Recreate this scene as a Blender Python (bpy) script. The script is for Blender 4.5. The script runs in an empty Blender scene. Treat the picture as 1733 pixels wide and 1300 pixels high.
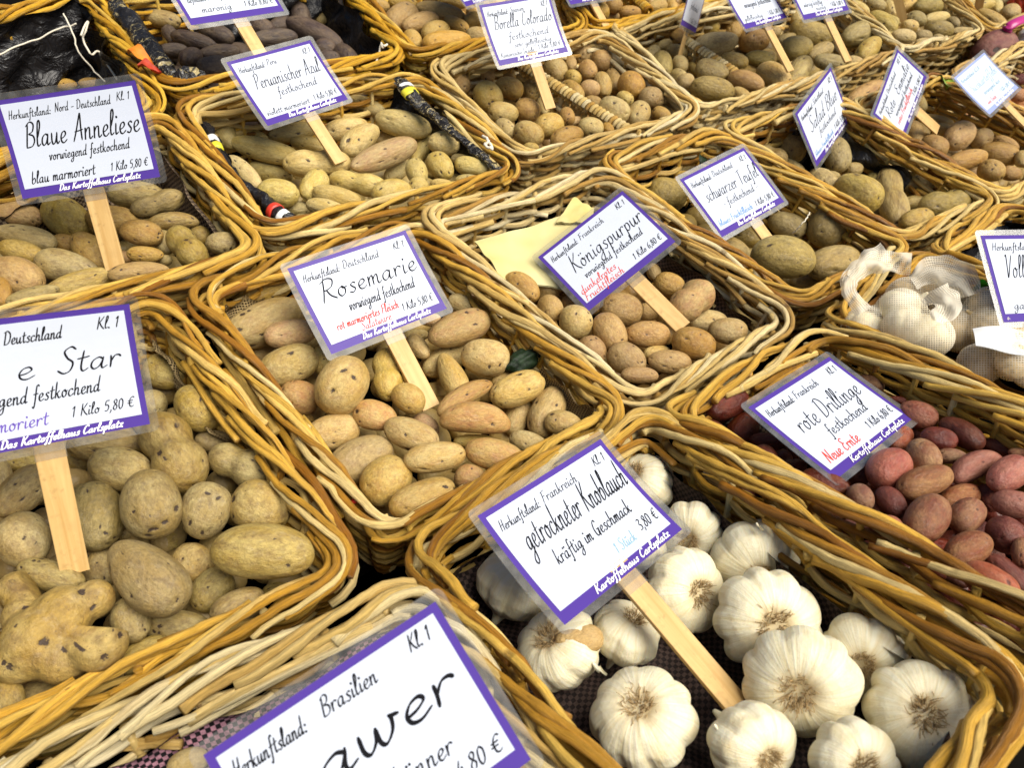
import bpy, bmesh, math, random
import numpy as np
from mathutils import Matrix, Vector
from math import sin, cos, pi, radians, sqrt

SC = bpy.context.scene
COL = SC.collection
random.seed(7)
RNG = np.random.default_rng(7)

# ------------------------------------------------------------------ camera, sky, sun, exposure
# the stall: X runs along the rows of baskets, Y away from the buyer, Z up. Measures in metres.
W0, H0, FPX = 1733.0, 1300.0, 1302.0
def unit(v):
    v = np.asarray(v, float); return v / np.linalg.norm(v)
AX = unit((.781, -.385, .4915))
AZ = np.array((-.0885, -.844, -.521)); AZ = unit(AZ - AX * (AZ @ AX))
AY = np.cross(AZ, AX)
M = np.array([AX, AY, AZ])
CAM = np.array((0.0, 0.0, 1.36))
def to_world(p): return M @ np.asarray(p, float) + CAM
def dir_world(v): return M @ np.asarray(v, float)

cam_data = bpy.data.cameras.new('camera')
cam = bpy.data.objects.new('camera', cam_data); COL.objects.link(cam)
mw = np.eye(4); mw[:3, 0] = M @ (1, 0, 0); mw[:3, 1] = M @ (0, -1, 0); mw[:3, 2] = M @ (0, 0, -1); mw[:3, 3] = CAM
cam.matrix_world = Matrix(mw.tolist())
cam_data.sensor_width = 36; cam_data.sensor_fit = 'HORIZONTAL'
cam_data.lens = FPX / W0 * 36
cam_data.clip_start = .02; cam_data.clip_end = 200
cam_data.dof.use_dof = True; cam_data.dof.focus_distance = .82; cam_data.dof.aperture_fstop = 11
SC.camera = cam

SUN_DIR = unit((.22, -.66, .74))          # towards the light
world = bpy.data.worlds.new('World'); SC.world = world; world.use_nodes = True
wn = world.node_tree.nodes; wl = world.node_tree.links
bg = wn['Background']; sky = wn.new('ShaderNodeTexSky'); sky.sky_type = 'NISHITA'; sky.sun_disc = False
sky.sun_elevation = math.asin(SUN_DIR[2]); sky.sun_rotation = math.atan2(SUN_DIR[0], SUN_DIR[1])
wl.new(sky.outputs[0], bg.inputs[0]); bg.inputs[1].default_value = .05
sun_data = bpy.data.lights.new('sun', 'SUN'); sun_data.energy = 3.8; sun_data.angle = radians(50); sun_data.color = (1, .94, .83)
sun = bpy.data.objects.new('sun', sun_data); COL.objects.link(sun)
sun.rotation_euler = Vector(SUN_DIR.tolist()).to_track_quat('Z', 'Y').to_euler()
sun.location = (0.5, -1.5, 3)
SC.view_settings.view_transform = 'Standard'; SC.view_settings.look = 'None'
SC.view_settings.exposure = .82; SC.view_settings.gamma = 1
SC.view_settings.use_curve_mapping = False

# ------------------------------------------------------------------ the two display slopes the basket rims lie in
N1 = np.array((0., 0., 1.)); D1 = .435
N2 = dir_world(unit((.17, -.6235, -.758))); N2 = unit(N2 - np.array((1., 0, 0)) * N2[0]); D2 = .61
def ray(px, py): return M @ np.array(((px - W0 / 2) / FPX, (py - H0 / 2) / FPX, 1.0))
def on_plane(px, py, n, p0):
    r = ray(px, py); return CAM + r * ((p0 - CAM) @ n) / (r @ n)
P1 = CAM - N1 * D1; P2 = CAM - N2 * D2
def pix(p):
    q = M.T @ (np.asarray(p) - CAM); return np.array((q[0] / q[2] * FPX + W0 / 2, q[1] / q[2] * FPX + H0 / 2)), q[2]

# ------------------------------------------------------------------ helpers
def link_mesh(name, verts, faces, mat=None, parent=None, smooth=True, attrs=None, uv=None, mw=None):
    me = bpy.data.meshes.new(name)
    me.from_pydata([tuple(v) for v in verts] if not isinstance(verts, np.ndarray) else verts.tolist(), [], faces)
    if smooth: me.polygons.foreach_set('use_smooth', [True] * len(me.polygons))
    for an, (typ, data) in (attrs or {}).items():
        at = me.attributes.new(an, typ, 'POINT')
        at.data.foreach_set('vector' if typ == 'FLOAT_VECTOR' else 'value', np.asarray(data, np.float32).ravel())
    if mat: 
        for m_ in (mat if isinstance(mat, list) else [mat]): me.materials.append(m_)
    me.update()
    o = bpy.data.objects.new(name, me); COL.objects.link(o)
    if parent: o.parent = parent
    return o
def empty(name, loc=(0, 0, 0), mat=None):
    o = bpy.data.objects.new(name, None); COL.objects.link(o); o.empty_display_size = .02
    if mat is not None: o.matrix_world = mat
    else: o.location = loc
    return o
def tag(o, label=None, cat=None, group=None, kind=None):
    if label: o['label'] = label
    if cat: o['category'] = cat
    if group: o['group'] = group
    if kind: o['kind'] = kind
    return o

class MB:
    """collects tubes, boxes and grids into one mesh; attribute rodco = (along, around, random)"""
    def __init__(s): s.v = []; s.f = []; s.a = []; s.n = 0
    def add(s, v, f, a=None):
        v = np.asarray(v, float)
        s.v.append(v); s.f += [tuple(i + s.n for i in q) for q in f]
        s.a.append(np.zeros((len(v), 3)) if a is None else np.asarray(a, float)); s.n += len(v)
    def tube(s, path, rad, ref=(0, 0, 1), sides=7, rnd=None, caps=True, flat=1.0):
        path = np.asarray(path, float); n = len(path)
        rad = np.full(n, rad) if np.isscalar(rad) else np.asarray(rad)
        t = np.gradient(path, axis=0); t /= np.linalg.norm(t, axis=1)[:, None] + 1e-12
        ref = np.broadcast_to(np.asarray(ref, float), (n, 3))
        b = np.cross(t, ref); b /= np.linalg.norm(b, axis=1)[:, None] + 1e-9
        c = np.cross(b, t)
        an = np.arange(sides) / sides * 2 * pi
        v = path[:, None] + (b[:, None] * np.cos(an)[None, :, None] + c[:, None] * np.sin(an)[None, :, None] * flat) * rad[:, None, None]
        f = []
        for i in range(n - 1):
            for j in range(sides):
                k = (j + 1) % sides
                f.append((i * sides + j, i * sides + k, (i + 1) * sides + k, (i + 1) * sides + j))
        if caps: f.append(tuple(range(sides))[::-1]); f.append(tuple((n - 1) * sides + j for j in range(sides)))
        L = np.r_[0, np.cumsum(np.linalg.norm(np.diff(path, axis=0), axis=1))]
        r = random.random() if rnd is None else rnd
        a = np.zeros((n, sides, 3)); a[:, :, 0] = L[:, None]; a[:, :, 1] = np.sin(an)[None]; a[:, :, 2] = r
        s.add(v.reshape(-1, 3), f, a.reshape(-1, 3))
    def rod(s, path, r, ref, sides=7, bulge=.16):
        """a willow rod: slightly kinked, with knots"""
        path = np.array(path, float); n = len(path); st = np.linalg.norm(np.diff(path, axis=0), axis=1).mean()
        L = np.arange(n) * st; rad = np.full(n, 1.) * r
        for c in np.cumsum(RNG.uniform(.025, .07, 12)):
            if c > L[-1]: break
            rad = rad * (1 + RNG.uniform(.3, 1.) * bulge * np.exp(-((L - c) / .004) ** 2)); k = np.clip((L - c) / .03, 0, 1) * np.clip((c + .06 - L) / .03, 0, 1)
            path = path + RNG.normal(0, .0009, 3) * np.maximum(k, 0)[:, None]
        s.tube(path, rad, ref, sides)
    def box(s, x0, x1, y0, y1, z0, z1, mat=None, rnd=0):
        v = np.array([(x, y, z) for z in (z0, z1) for y in (y0, y1) for x in (x0, x1)], float)
        if mat is not None: v = v @ mat[:3, :3].T + mat[:3, 3]
        a = np.zeros((8, 3)); a[:, 0] = [x for z in (0, 1) for y in (y0, y1) for x in (0, 1)]; a[:, 2] = rnd
        s.add(v, [(0, 2, 3, 1), (4, 5, 7, 6), (0, 1, 5, 4), (1, 3, 7, 5), (3, 2, 6, 7), (2, 0, 4, 6)], a)
    def grid(s, P, a=None, thick=0, nrm=None):
        P = np.asarray(P, float); n, m = P.shape[:2]
        f = [(i * m + j, i * m + j + 1, (i + 1) * m + j + 1, (i + 1) * m + j) for i in range(n - 1) for j in range(m - 1)]
        s.add(P.reshape(-1, 3), f, None if a is None else np.asarray(a).reshape(-1, 3))
    def build(s, name, mat, parent=None, smooth=True):
        v = np.concatenate(s.v); 
        return link_mesh(name, v, s.f, mat, parent, smooth, {'rodco': ('FLOAT_VECTOR', np.concatenate(s.a))})

# ------------------------------------------------------------------ materials
class NT:
    def __init__(s, name):
        s.m = bpy.data.materials.new(name); s.m.use_nodes = True
        s.t = s.m.node_tree; s.b = s.t.nodes['Principled BSDF']; s.out = s.t.nodes['Material Output']
    def n(s, typ, **k):
        nd = s.t.nodes.new('ShaderNode' + typ)
        for a, b in k.items(): setattr(nd, a, b)
        return nd
    def l(s, a, b): s.t.links.new(a, b)
    def put(s, sock, v):
        if hasattr(v, 'is_linked'): s.l(v, sock)
        else: sock.default_value = v
    def noise(s, vec, scale, detail=3, rough=.55, dist=0):
        nd = s.n('TexNoise'); nd.inputs['Scale'].default_value = scale; nd.inputs['Detail'].default_value = detail
        nd.inputs['Roughness'].default_value = rough; nd.inputs['Distortion'].default_value = dist
        if vec is not None: s.l(vec, nd.inputs['Vector'])
        return nd.outputs['Fac']
    def voro(s, vec, scale, rand=1.0, feature='F1'):
        nd = s.n('TexVoronoi', feature=feature); nd.inputs['Scale'].default_value = scale; nd.inputs['Randomness'].default_value = rand
        if vec is not None: s.l(vec, nd.inputs['Vector'])
        return nd
    def rng(s, v, a, b, c=0., d=1.):
        nd = s.n('MapRange'); s.put(nd.inputs[0], v)
        for i, x in enumerate((a, b, c, d)): nd.inputs[i + 1].default_value = x
        return nd.outputs[0]
    def math(s, op, a, b=0.):
        nd = s.n('Math', operation=op); s.put(nd.inputs[0], a); s.put(nd.inputs[1], b); return nd.outputs[0]
    def mix(s, f, a, b, blend='MIX'):
        nd = s.n('Mix', data_type='RGBA', blend_type=blend); s.put(nd.inputs[0], f)
        s.put(nd.inputs[6], a if hasattr(a, 'is_linked') else (*a, 1)); s.put(nd.inputs[7], b if hasattr(b, 'is_linked') else (*b, 1))
        return nd.outputs[2]
    def vmath(s, op, a, b):
        nd = s.n('VectorMath', operation=op); s.put(nd.inputs[0], a); s.put(nd.inputs[1], b); return nd.outputs[0]
    def bump(s, h, strength, dist, nrm=None):
        nd = s.n('Bump'); nd.inputs['Strength'].default_value = strength; nd.inputs['Distance'].default_value = dist
        s.l(h, nd.inputs['Height'])
        if nrm is not None: s.l(nrm, nd.inputs['Normal'])
        return nd.outputs[0]
    def done(s, col, rough=.5, spec=.5, nrm=None, **k):
        s.put(s.b.inputs['Base Color'], col if hasattr(col, 'is_linked') else (*col, 1)); s.put(s.b.inputs['Roughness'], rough)
        s.put(s.b.inputs['Specular IOR Level'], spec)
        if nrm is not None: s.l(nrm, s.b.inputs['Normal'])
        for a, b in k.items(): s.put(s.b.inputs[a.replace('_', ' ')], b)
        return s.m
MAT = {}
def potato_mat(name, ca, cb, cc, eye=(.035, .02, .015), spots=.6, eyes=.15, rough=.50, var=.15, speck=.55, escale=1.95):
    """skin colours ca..cb in broad patches, cc in stains; small dark eyes; pores"""
    t = NT(name)
    tc = t.n('TexCoord').outputs['Object']; oi = t.n('ObjectInfo').outputs['Random']
    off = t.n('CombineXYZ'); 
    for i, k in enumerate((37., 61., 23.)): t.l(t.math('MULTIPLY', oi, k), off.inputs[i])
    v = t.vmath('ADD', tc, off.outputs[0])
    n1 = t.rng(t.noise(v, 1.3, 4), .36, .66)
    col = t.mix(n1, ca, cb)
    n2 = t.rng(t.noise(v, 2.7, 7, .68), .46, .70)
    col = t.mix(t.math('MULTIPLY', n2, min(1, spots * 1.15)), col, cc)
    gd = t.rng(t.noise(v, 3.6, 5, .7), .54, .74, 0, .24); col = t.mix(gd, col, tuple(.25 + .45 * x for x in cb) if cb[0] > .3 else tuple(x * 1.25 for x in cb))
    n3 = t.rng(t.noise(v, 9, 6, .75), .32, .72, .66, 1.20)
    col = t.mix(1., col, t.n('CombineColor').outputs[0], 'MULTIPLY') if False else col
    hs = t.n('HueSaturation'); t.put(hs.inputs['Color'], col)
    t.put(hs.inputs['Value'], t.math('MULTIPLY', n3, t.rng(oi, 0, 1, .93 - var, .93 + var)))
    t.put(hs.inputs['Saturation'], t.rng(t.math('FRACT', t.math('MULTIPLY', oi, 7.31)), 0, 1, .94, 1.14))
    t.put(hs.inputs['Hue'], t.rng(t.math('FRACT', t.math('MULTIPLY', oi, 13.7)), 0, 1, .490, .501))
    col = hs.outputs[0]
    vd = t.vmath('ADD', v, t.vmath('MULTIPLY', t.n('TexNoise').outputs['Color'], (.0, .0, .0)))
    wob = t.n('TexNoise'); wob.inputs['Scale'].default_value = 9; t.l(v, wob.inputs['Vector'])
    vd = t.vmath('ADD', v, t.vmath('MULTIPLY', wob.outputs['Color'], (.16, .16, .16)))
    ve = t.voro(vd, escale, .9)
    ea = t.n('Attribute', attribute_name='eye').outputs['Fac']; en = t.noise(v, 16, 3, .7)
    ear = t.math('MULTIPLY', ea, t.rng(en, .3, .7, .55, 1.35))
    em = t.math('MAXIMUM', t.rng(ear, .36, .5), t.rng(ve.outputs['Distance'], eyes * .34, eyes * .46, .9, 0))
    halo = t.rng(ear, .08, .6, 0, .42)
    col = t.mix(halo, col, tuple(x * .55 for x in cc))
    col = t.mix(t.math('MULTIPLY', em, .93), col, eye)
    ck = t.math('MULTIPLY', t.rng(t.math('ABSOLUTE', t.math('SUBTRACT', t.noise(v, 2.4, 2, .5, 1.2), .5)), .0, .012, 1, 0), t.rng(t.noise(v, 3.1, 2), .56, .64, 0, .6))
    col = t.mix(ck, col, tuple(x * .32 for x in cc))
    sp = t.voro(v, 9.5, 1.); sm = t.rng(sp.outputs['Distance'], .10, .17, speck, 0)
    col = t.mix(sm, col, tuple(x * .45 for x in cc))
    h = t.math('ADD', t.math('MULTIPLY', t.noise(v, 26, 4, .7), .35), t.math('ADD', t.math('MULTIPLY', t.noise(v, 5, 3), .8), t.math('MULTIPLY', em, -.9)))
    nr = t.bump(h, .32, .045)
    MAT[name] = t.done(col, t.rng(n1, 0, 1, rough - .06, rough + .1), .45, nr)
    return MAT[name]
potato_mat('skin_grey_tan', (.38, .265, .075), (.465, .36, .135), (.20, .13, .05), spots=.75)
potato_mat('skin_tan', (.50, .345, .10), (.56, .43, .165), (.36, .215, .075), spots=.6, eyes=.125)
potato_mat('skin_pinkish', (.50, .31, .11), (.54, .385, .155), (.43, .21, .10), spots=.65, eyes=.13)
potato_mat('skin_brown', (.40, .245, .07), (.48, .32, .11), (.28, .15, .055), spots=.65, eyes=.125)
potato_mat('skin_olive', (.32, .23, .065), (.41, .315, .115), (.19, .14, .05), spots=.75, eyes=.13)
potato_mat('skin_pale', (.54, .40, .125), (.60, .48, .20), (.38, .26, .09), spots=.6, eyes=.115)
potato_mat('skin_gold', (.47, .30, .075), (.50, .35, .12), (.40, .23, .07), spots=.4, eyes=.07, speck=.25)
potato_mat('skin_red', (.11, .022, .011), (.21, .055, .028), (.26, .11, .05), eye=(.05, .02, .015), spots=.45, eyes=.06, rough=.42, speck=.35, var=.3)
potato_mat('skin_pink', (.30, .085, .048), (.40, .15, .085), (.34, .16, .08), eye=(.12, .04, .03), spots=.4, eyes=.06, rough=.45, speck=.35)
potato_mat('skin_scab', (.22, .078, .036), (.36, .20, .09), (.20, .09, .04), eye=(.08, .03, .02), spots=.7, eyes=.06, rough=.6)
potato_mat('skin_black', (.055, .036, .032), (.12, .085, .055), (.20, .14, .075), eye=(.015, .01, .01), spots=.55, eyes=.07, rough=.5)
potato_mat('skin_orange', (.48, .21, .055), (.52, .27, .10), (.34, .14, .06), spots=.5, eyes=.06)
potato_mat('skin_purple_red', (.15, .055, .05), (.24, .11, .085), (.28, .17, .12), spots=.6, eyes=.06, rough=.65)

def wicker_mat(name, a, b, c, d):
    t = NT(name)
    at = t.n('Attribute', attribute_name='rodco'); sp = t.n('SeparateXYZ'); t.l(at.outputs['Vector'], sp.inputs[0])
    al, ar, rn = sp.outputs
    vec = t.n('CombineXYZ'); t.l(t.math('MULTIPLY', al, 9), vec.inputs[0]); t.l(t.math('MULTIPLY', ar, 2.2), vec.inputs[1]); t.l(t.math('MULTIPLY', rn, 91), vec.inputs[2])
    v = vec.outputs[0]
    cr = t.n('ValToRGB'); e = cr.color_ramp.elements
    e[0].position = 0; e[0].color = (*a, 1); e[1].position = 1; e[1].color = (*d, 1)
    for p, q in ((.35, b), (.7, c)):
        x = cr.color_ramp.elements.new(p); x.color = (*q, 1)
    t.l(t.math('FRACT', t.math('MULTIPLY', rn, 17.3)), cr.inputs[0])
    col = cr.outputs[0]
    st = t.rng(t.noise(v, 2.2, 5, .65), .3, .75, .64, 1.22)
    pat = t.rng(t.noise(v, .45, 3), .52, .74)
    col = t.mix(t.math('MULTIPLY', pat, .6), col, tuple(x * .7 for x in a))
    hs = t.n('HueSaturation'); t.l(col, hs.inputs['Color']); t.l(st, hs.inputs['Value']); col = hs.outputs[0]
    # knots every few centimetres, dark specks
    kv = t.n('CombineXYZ'); t.l(t.math('ADD', t.math('MULTIPLY', al, 16), t.math('MULTIPLY', rn, 7)), kv.inputs[0]); t.l(t.math('MULTIPLY', rn, 40), kv.inputs[1])
    kn = t.voro(kv.outputs[0], 1., 1.); km = t.rng(kn.outputs['Distance'], .035, .10, .75, 0)
    col = t.mix(km, col, (.13, .065, .02))
    fl = t.rng(t.noise(v, 9, 2, .5), .66, .76)
    col = t.mix(t.math('MULTIPLY', fl, .5), col, (.12, .06, .02))
    v2 = t.n('CombineXYZ'); t.l(t.math('MULTIPLY', al, 55), v2.inputs[0]); t.l(t.math('MULTIPLY', ar, 5), v2.inputs[1]); t.l(t.math('MULTIPLY', rn, 131), v2.inputs[2])
    fb = t.noise(v2.outputs[0], 1.4, 5, .7, .4)
    hs2 = t.n('HueSaturation'); hs2.inputs['Saturation'].default_value = 1.03; hs2.inputs['Hue'].default_value = .494; t.l(col, hs2.inputs['Color']); t.l(t.rng(fb, .3, .72, .72, 1.2), hs2.inputs['Value']); col = hs2.outputs[0]
    scar = t.math('MULTIPLY', t.rng(fb, .60, .68), t.rng(t.noise(v, .9, 2), .5, .6, 0, .8)); col = t.mix(scar, col, (.10, .04, .012))
    h = t.math('ADD', t.math('ADD', t.noise(v, 5, 4, .6), t.math('MULTIPLY', fb, .8)), t.math('MULTIPLY', km, 1.2))
    MAT[name] = t.done(col, .42, .42, t.bump(h, .6, .005))
wicker_mat('wicker', (.27, .115, .012), (.62, .36, .05), (.74, .49, .10), (.80, .64, .28))
wicker_mat('wicker_daylit', (.46, .27, .06), (.70, .50, .16), (.78, .62, .28), (.83, .72, .43))  # same willow, with daylight from the front put into its paler colour
wicker_mat('wicker_warmlit', (.36, .17, .014), (.66, .38, .035), (.77, .48, .06), (.80, .58, .14))  # same willow, warm light over the rearmost row painted into the rod colours

def plain(name, col, rough=.5, spec=.4, n=None, **k):
    t = NT(name)
    if n:
        tc = t.n('TexCoord').outputs['Object']
        f = t.rng(t.noise(tc, n[0], 4), .3, .7, 1 - n[1], 1 + n[1])
        hs = t.n('HueSaturation'); hs.inputs['Color'].default_value = (*col, 1); t.l(f, hs.inputs['Value'])
        MAT[name] = t.done(hs.outputs[0], rough, spec, t.bump(t.noise(tc, n[0] * 3, 4), .3, .002), **k)
    else: MAT[name] = t.done(col, rough, spec, **k)
    return MAT[name]
plain('board_dark', (.005, .004, .003), .9, .03, (20, .4))
plain('ink_black', (.010, .010, .012), .9, .04)
plain('ink_red', (.60, .06, .04), .9, .04)
plain('ink_blue', (.09, .24, .52), .9, .04)
plain('ink_violet', (.13, .08, .38), .9, .04)
plain('ink_white', (.80, .80, .84), .5, .3)
plain('ink_faded', (.22, .38, .48), .9, .04)
plain('string_white', (.66, .60, .48), .8, .2)
plain('band_white', (.72, .72, .70), .4, .4)
plain('band_yellow', (.65, .58, .04), .4, .4)
plain('band_red', (.60, .04, .02), .4, .4)
plain('leaf_orange', (.62, .20, .02), .6, .3, (40, .3))
plain('leaf_red', (.40, .04, .015), .6, .3, (40, .3))
plain('leaf_green', (.20, .30, .03), .5, .4, (40, .2))
plain('green_net', (.007, .018, .005), .6, .3, (200, .6))
plain('green_plastic', (.05, .50, .03), .4, .4)
plain('magenta_plastic', (.40, .02, .16), .3, .5)
plain('root_hair', (.38, .26, .12), .8, .2, (60, .5))
plain('root_dark', (.08, .05, .03), .9, .1)
def card_mat(name, col):
    t = NT(name); tc = t.n('TexCoord').outputs['Object']
    f = t.noise(tc, 26, 3)
    c = t.mix(t.rng(t.noise(tc, 60, 4), .45, .8, 0, .12), col, tuple(x * .82 for x in col))
    nb = t.bump(t.noise(tc, 14, 1), .12, .004)
    t.b.inputs['Coat Weight'].default_value = .2; t.b.inputs['Coat Roughness'].default_value = .10
    t.l(nb, t.b.inputs['Coat Normal'])
    MAT[name] = t.done(c, .6, .12)
card_mat('card_white', (.51, .545, .63)); card_mat('card_violet', (.065, .032, .24)); card_mat('card_blue', (.25, .30, .55))
def film_mat():
    t = NT('laminate_film'); tc = t.n('TexCoord').outputs['Object']
    tr = t.n('BsdfTransparent'); tr.inputs[0].default_value = (.93, .93, .92, 1)
    df = t.n('BsdfDiffuse'); df.inputs[0].default_value = (.72, .70, .66, 1)
    gl = t.n('BsdfGlossy'); gl.inputs['Roughness'].default_value = .24
    nb = t.bump(t.noise(tc, 16, 1), .10, .003); t.l(nb, gl.inputs['Normal'])
    m1 = t.n('MixShader'); t.l(t.rng(t.noise(tc, 55, 4), .4, .8, .03, .12), m1.inputs[0]); t.l(tr.outputs[0], m1.inputs[1]); t.l(df.outputs[0], m1.inputs[2])
    fr = t.n('Fresnel'); fr.inputs[0].default_value = 1.5
    m2 = t.n('MixShader'); t.l(t.math('MULTIPLY', fr.outputs[0], .4), m2.inputs[0]); t.l(m1.outputs[0], m2.inputs[1]); t.l(gl.outputs[0], m2.inputs[2])
    t.l(m2.outputs[0], t.out.inputs[0]); MAT['laminate_film'] = t.m
film_mat()
def wood_mat():
    t = NT('slat_wood'); at = t.n('Attribute', attribute_name='rodco').outputs['Vector']; tc = t.n('TexCoord').outputs['Object']
    oi = t.n('ObjectInfo').outputs['Random']; of = t.n('CombineXYZ'); t.l(t.math('MULTIPLY', oi, 50), of.inputs[2])
    mp = t.n('Mapping'); t.l(tc, mp.inputs[0]); mp.inputs['Scale'].default_value = (120, 6, 120); t.l(of.outputs[0], mp.inputs['Location'])
    g = t.noise(mp.outputs[0], 1.2, 4, .6, .6)
    c = t.mix(t.rng(g, .35, .7), (.60, .40, .16), (.46, .27, .085))
    sp = t.rng(t.noise(tc, 75, 6, .75), .55, .72); c = t.mix(t.math('MULTIPLY', sp, .5), c, (.22, .12, .04)); s2 = t.rng(t.noise(tc, 14, 4, .6), .5, .72, 0, .55); c = t.mix(s2, c, (.33, .19, .07))
    MAT['slat_wood'] = t.done(c, .5, .35, t.bump(g, .25, .0008))
wood_mat()
def check_mat(name, a, b, size, mixc=None):
    t = NT(name); at = t.n('Attribute', attribute_name='rodco').outputs['Vector']
    ck = t.n('TexChecker'); ck.inputs['Scale'].default_value = 1 / size; t.l(at, ck.inputs[0])
    nz = t.noise(at, 1.3 / size, 3); big = t.noise(at, 30, 3)
    col = t.mix(ck.outputs['Fac'], a, b)
    hs = t.n('HueSaturation'); t.l(col, hs.inputs['Color']); t.l(t.math('MULTIPLY', t.rng(nz, .3, .7, .6, 1.3), t.rng(big, .3, .7, .7, 1.2)), hs.inputs['Value'])
    wv = t.n('TexWave'); wv.inputs['Scale'].default_value = .55 / size; t.l(at, wv.inputs[0])
    h = t.math('ADD', ck.outputs['Fac'], t.math('MULTIPLY', nz, .8))
    MAT[name] = t.done(hs.outputs[0], .7, .25, t.bump(h, .8, size * .35))
check_mat('check_brown', (.022, .014, .012), (.085, .055, .045), .0034)
check_mat('check_tan', (.05, .032, .025), (.30, .22, .14), .0036)
check_mat('check_pink', (.012, .01, .012), (.40, .20, .25), .0034)
def burlap():
    t = NT('burlap'); at = t.n('Attribute', attribute_name='rodco').outputs['Vector']
    w1 = t.n('TexWave', bands_direction='X'); w1.inputs['Scale'].default_value = 110; w1.inputs['Distortion'].default_value = 1.5
    w2 = t.n('TexWave', bands_direction='Y'); w2.inputs['Scale'].default_value = 110; w2.inputs['Distortion'].default_value = 1.5
    t.l(at, w1.inputs[0]); t.l(at, w2.inputs[0])
    h = t.math('MAXIMUM', w1.outputs['Fac'], w2.outputs['Fac'])
    c = t.mix(t.rng(h, .35, .85), (.05, .032, .012), (.46, .34, .16))
    MAT['burlap'] = t.done(c, .85, .15, t.bump(h, .9, .0015))
burlap()
def plastic_black():
    t = NT('plastic_black'); tc = t.n('TexCoord').outputs['Object']
    h = t.math('ADD', t.noise(tc, 35, 4, .6, .8), t.math('MULTIPLY', t.voro(tc, 45, 1, 'SMOOTH_F1').outputs['Distance'], .8))
    MAT['plastic_black'] = t.done((.012, .011, .012), .36, .4, t.bump(h, .9, .012))
    t = NT('plastic_printed'); at = t.n('Attribute', attribute_name='rodco').outputs['Vector']; tc = t.n('TexCoord').outputs['Object']
    mp = t.n('Mapping'); mp.inputs['Scale'].default_value = (140, 1.6, 0); t.l(at, mp.inputs[0])
    f = t.noise(mp.outputs[0], 1.6, 3, .7); g = t.noise(tc, 30, 2)
    m = t.math('MULTIPLY', t.rng(f, .54, .60), t.rng(g, .42, .5))
    h = t.noise(tc, 60, 4, .6, .8)
    MAT['plastic_printed'] = t.done(t.mix(m, (.014, .012, .011), (.40, .32, .15)), .25, .5, t.bump(h, .9, .01))
plastic_black()
def garlic_mat():
    t = NT('garlic_skin'); at = t.n('Attribute', attribute_name='rodco'); sp = t.n('SeparateXYZ'); t.l(at.outputs['Vector'], sp.inputs[0])
    tc = t.n('TexCoord').outputs['Object']; oi = t.n('ObjectInfo').outputs['Random']
    v = t.n('CombineXYZ'); t.l(t.math('MULTIPLY', sp.outputs[0], 26), v.inputs[0]); t.l(t.math('MULTIPLY', sp.outputs[1], 1.3), v.inputs[1]); t.l(t.math('MULTIPLY', oi, 60), v.inputs[2])
    st = t.noise(v.outputs[0], 1.5, 5, .6, .3)
    vo = t.n('CombineXYZ'); t.l(t.math('MULTIPLY', oi, 40), vo.inputs[0])
    pt = t.noise(t.vmath('ADD', tc, vo.outputs[0]), 1.6, 4)
    c = t.mix(t.rng(st, .38, .72), (.74, .69, .51), (.68, .585, .345)); c = t.mix(t.rng(st, .66, .76, 0, .5), c, (.50, .36, .17)); c = t.mix(t.math('MULTIPLY', t.rng(st, .28, .40, .35, 0), t.rng(pt, .42, .5, 1, 0)), c, (.52, .40, .40))
    c = t.mix(t.rng(pt, .54, .74, 0, .55), c, (.66, .52, .27))
    c = t.mix(t.rng(sp.outputs[1], .90, .985, 0, .6), c, (.62, .46, .22))
    h = t.math('ADD', t.math('MULTIPLY', st, 1.), t.math('MULTIPLY', t.noise(tc, 5, 4), .8))
    MAT['garlic_skin'] = t.done(c, .42, .45, t.bump(h, .20, .035), Subsurface_Weight=.25, Subsurface_Scale=.25)
    t.b.inputs['Subsurface Radius'].default_value = (.03, .02, .01)
garlic_mat()
plain('garlic_tan', (.56, .42, .22), .6, .3, (3, .45))
def net_mat():
    t = NT('white_net'); tc = t.n('TexCoord').outputs['Object']
    at = t.n('Attribute', attribute_name='rodco').outputs['Vector']
    w1 = t.n('TexWave', bands_direction='X'); w2 = t.n('TexWave', bands_direction='Y')
    for w in (w1, w2): w.inputs['Scale'].default_value = 150; w.inputs['Distortion'].default_value = .6; t.l(at, w.inputs[0])
    g = t.math('MAXIMUM', w1.outputs['Fac'], w2.outputs['Fac'])
    a = t.math('MAXIMUM', t.rng(g, .70, .88, .10, .85), t.rng(t.noise(tc, 22, 3), .52, .66, 0, .6))
    tr = t.n('BsdfTransparent'); df = t.n('BsdfDiffuse'); df.inputs[0].default_value = (.92, .86, .72, 1)
    tl = t.n('BsdfTranslucent'); tl.inputs[0].default_value = (.75, .70, .60, 1)
    m0 = t.n('MixShader'); m0.inputs[0].default_value = .5; t.l(df.outputs[0], m0.inputs[1]); t.l(tl.outputs[0], m0.inputs[2])
    m = t.n('MixShader'); t.l(a, m.inputs[0]); t.l(tr.outputs[0], m.inputs[1]); t.l(m0.outputs[0], m.inputs[2])
    t.l(m.outputs[0], t.out.inputs[0]); MAT['white_net'] = t.m
net_mat()
def paper_mat():
    t = NT('paper_yellow'); tc = t.n('TexCoord').outputs['Object']
    c = t.mix(t.rng(t.noise(tc, 9, 3), .35, .7), (.54, .49, .26), (.50, .42, .15))
    MAT['paper_yellow'] = t.done(c, .6, .3, t.bump(t.noise(tc, 25, 3, .5, .5), .5, .004))
paper_mat()

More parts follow.
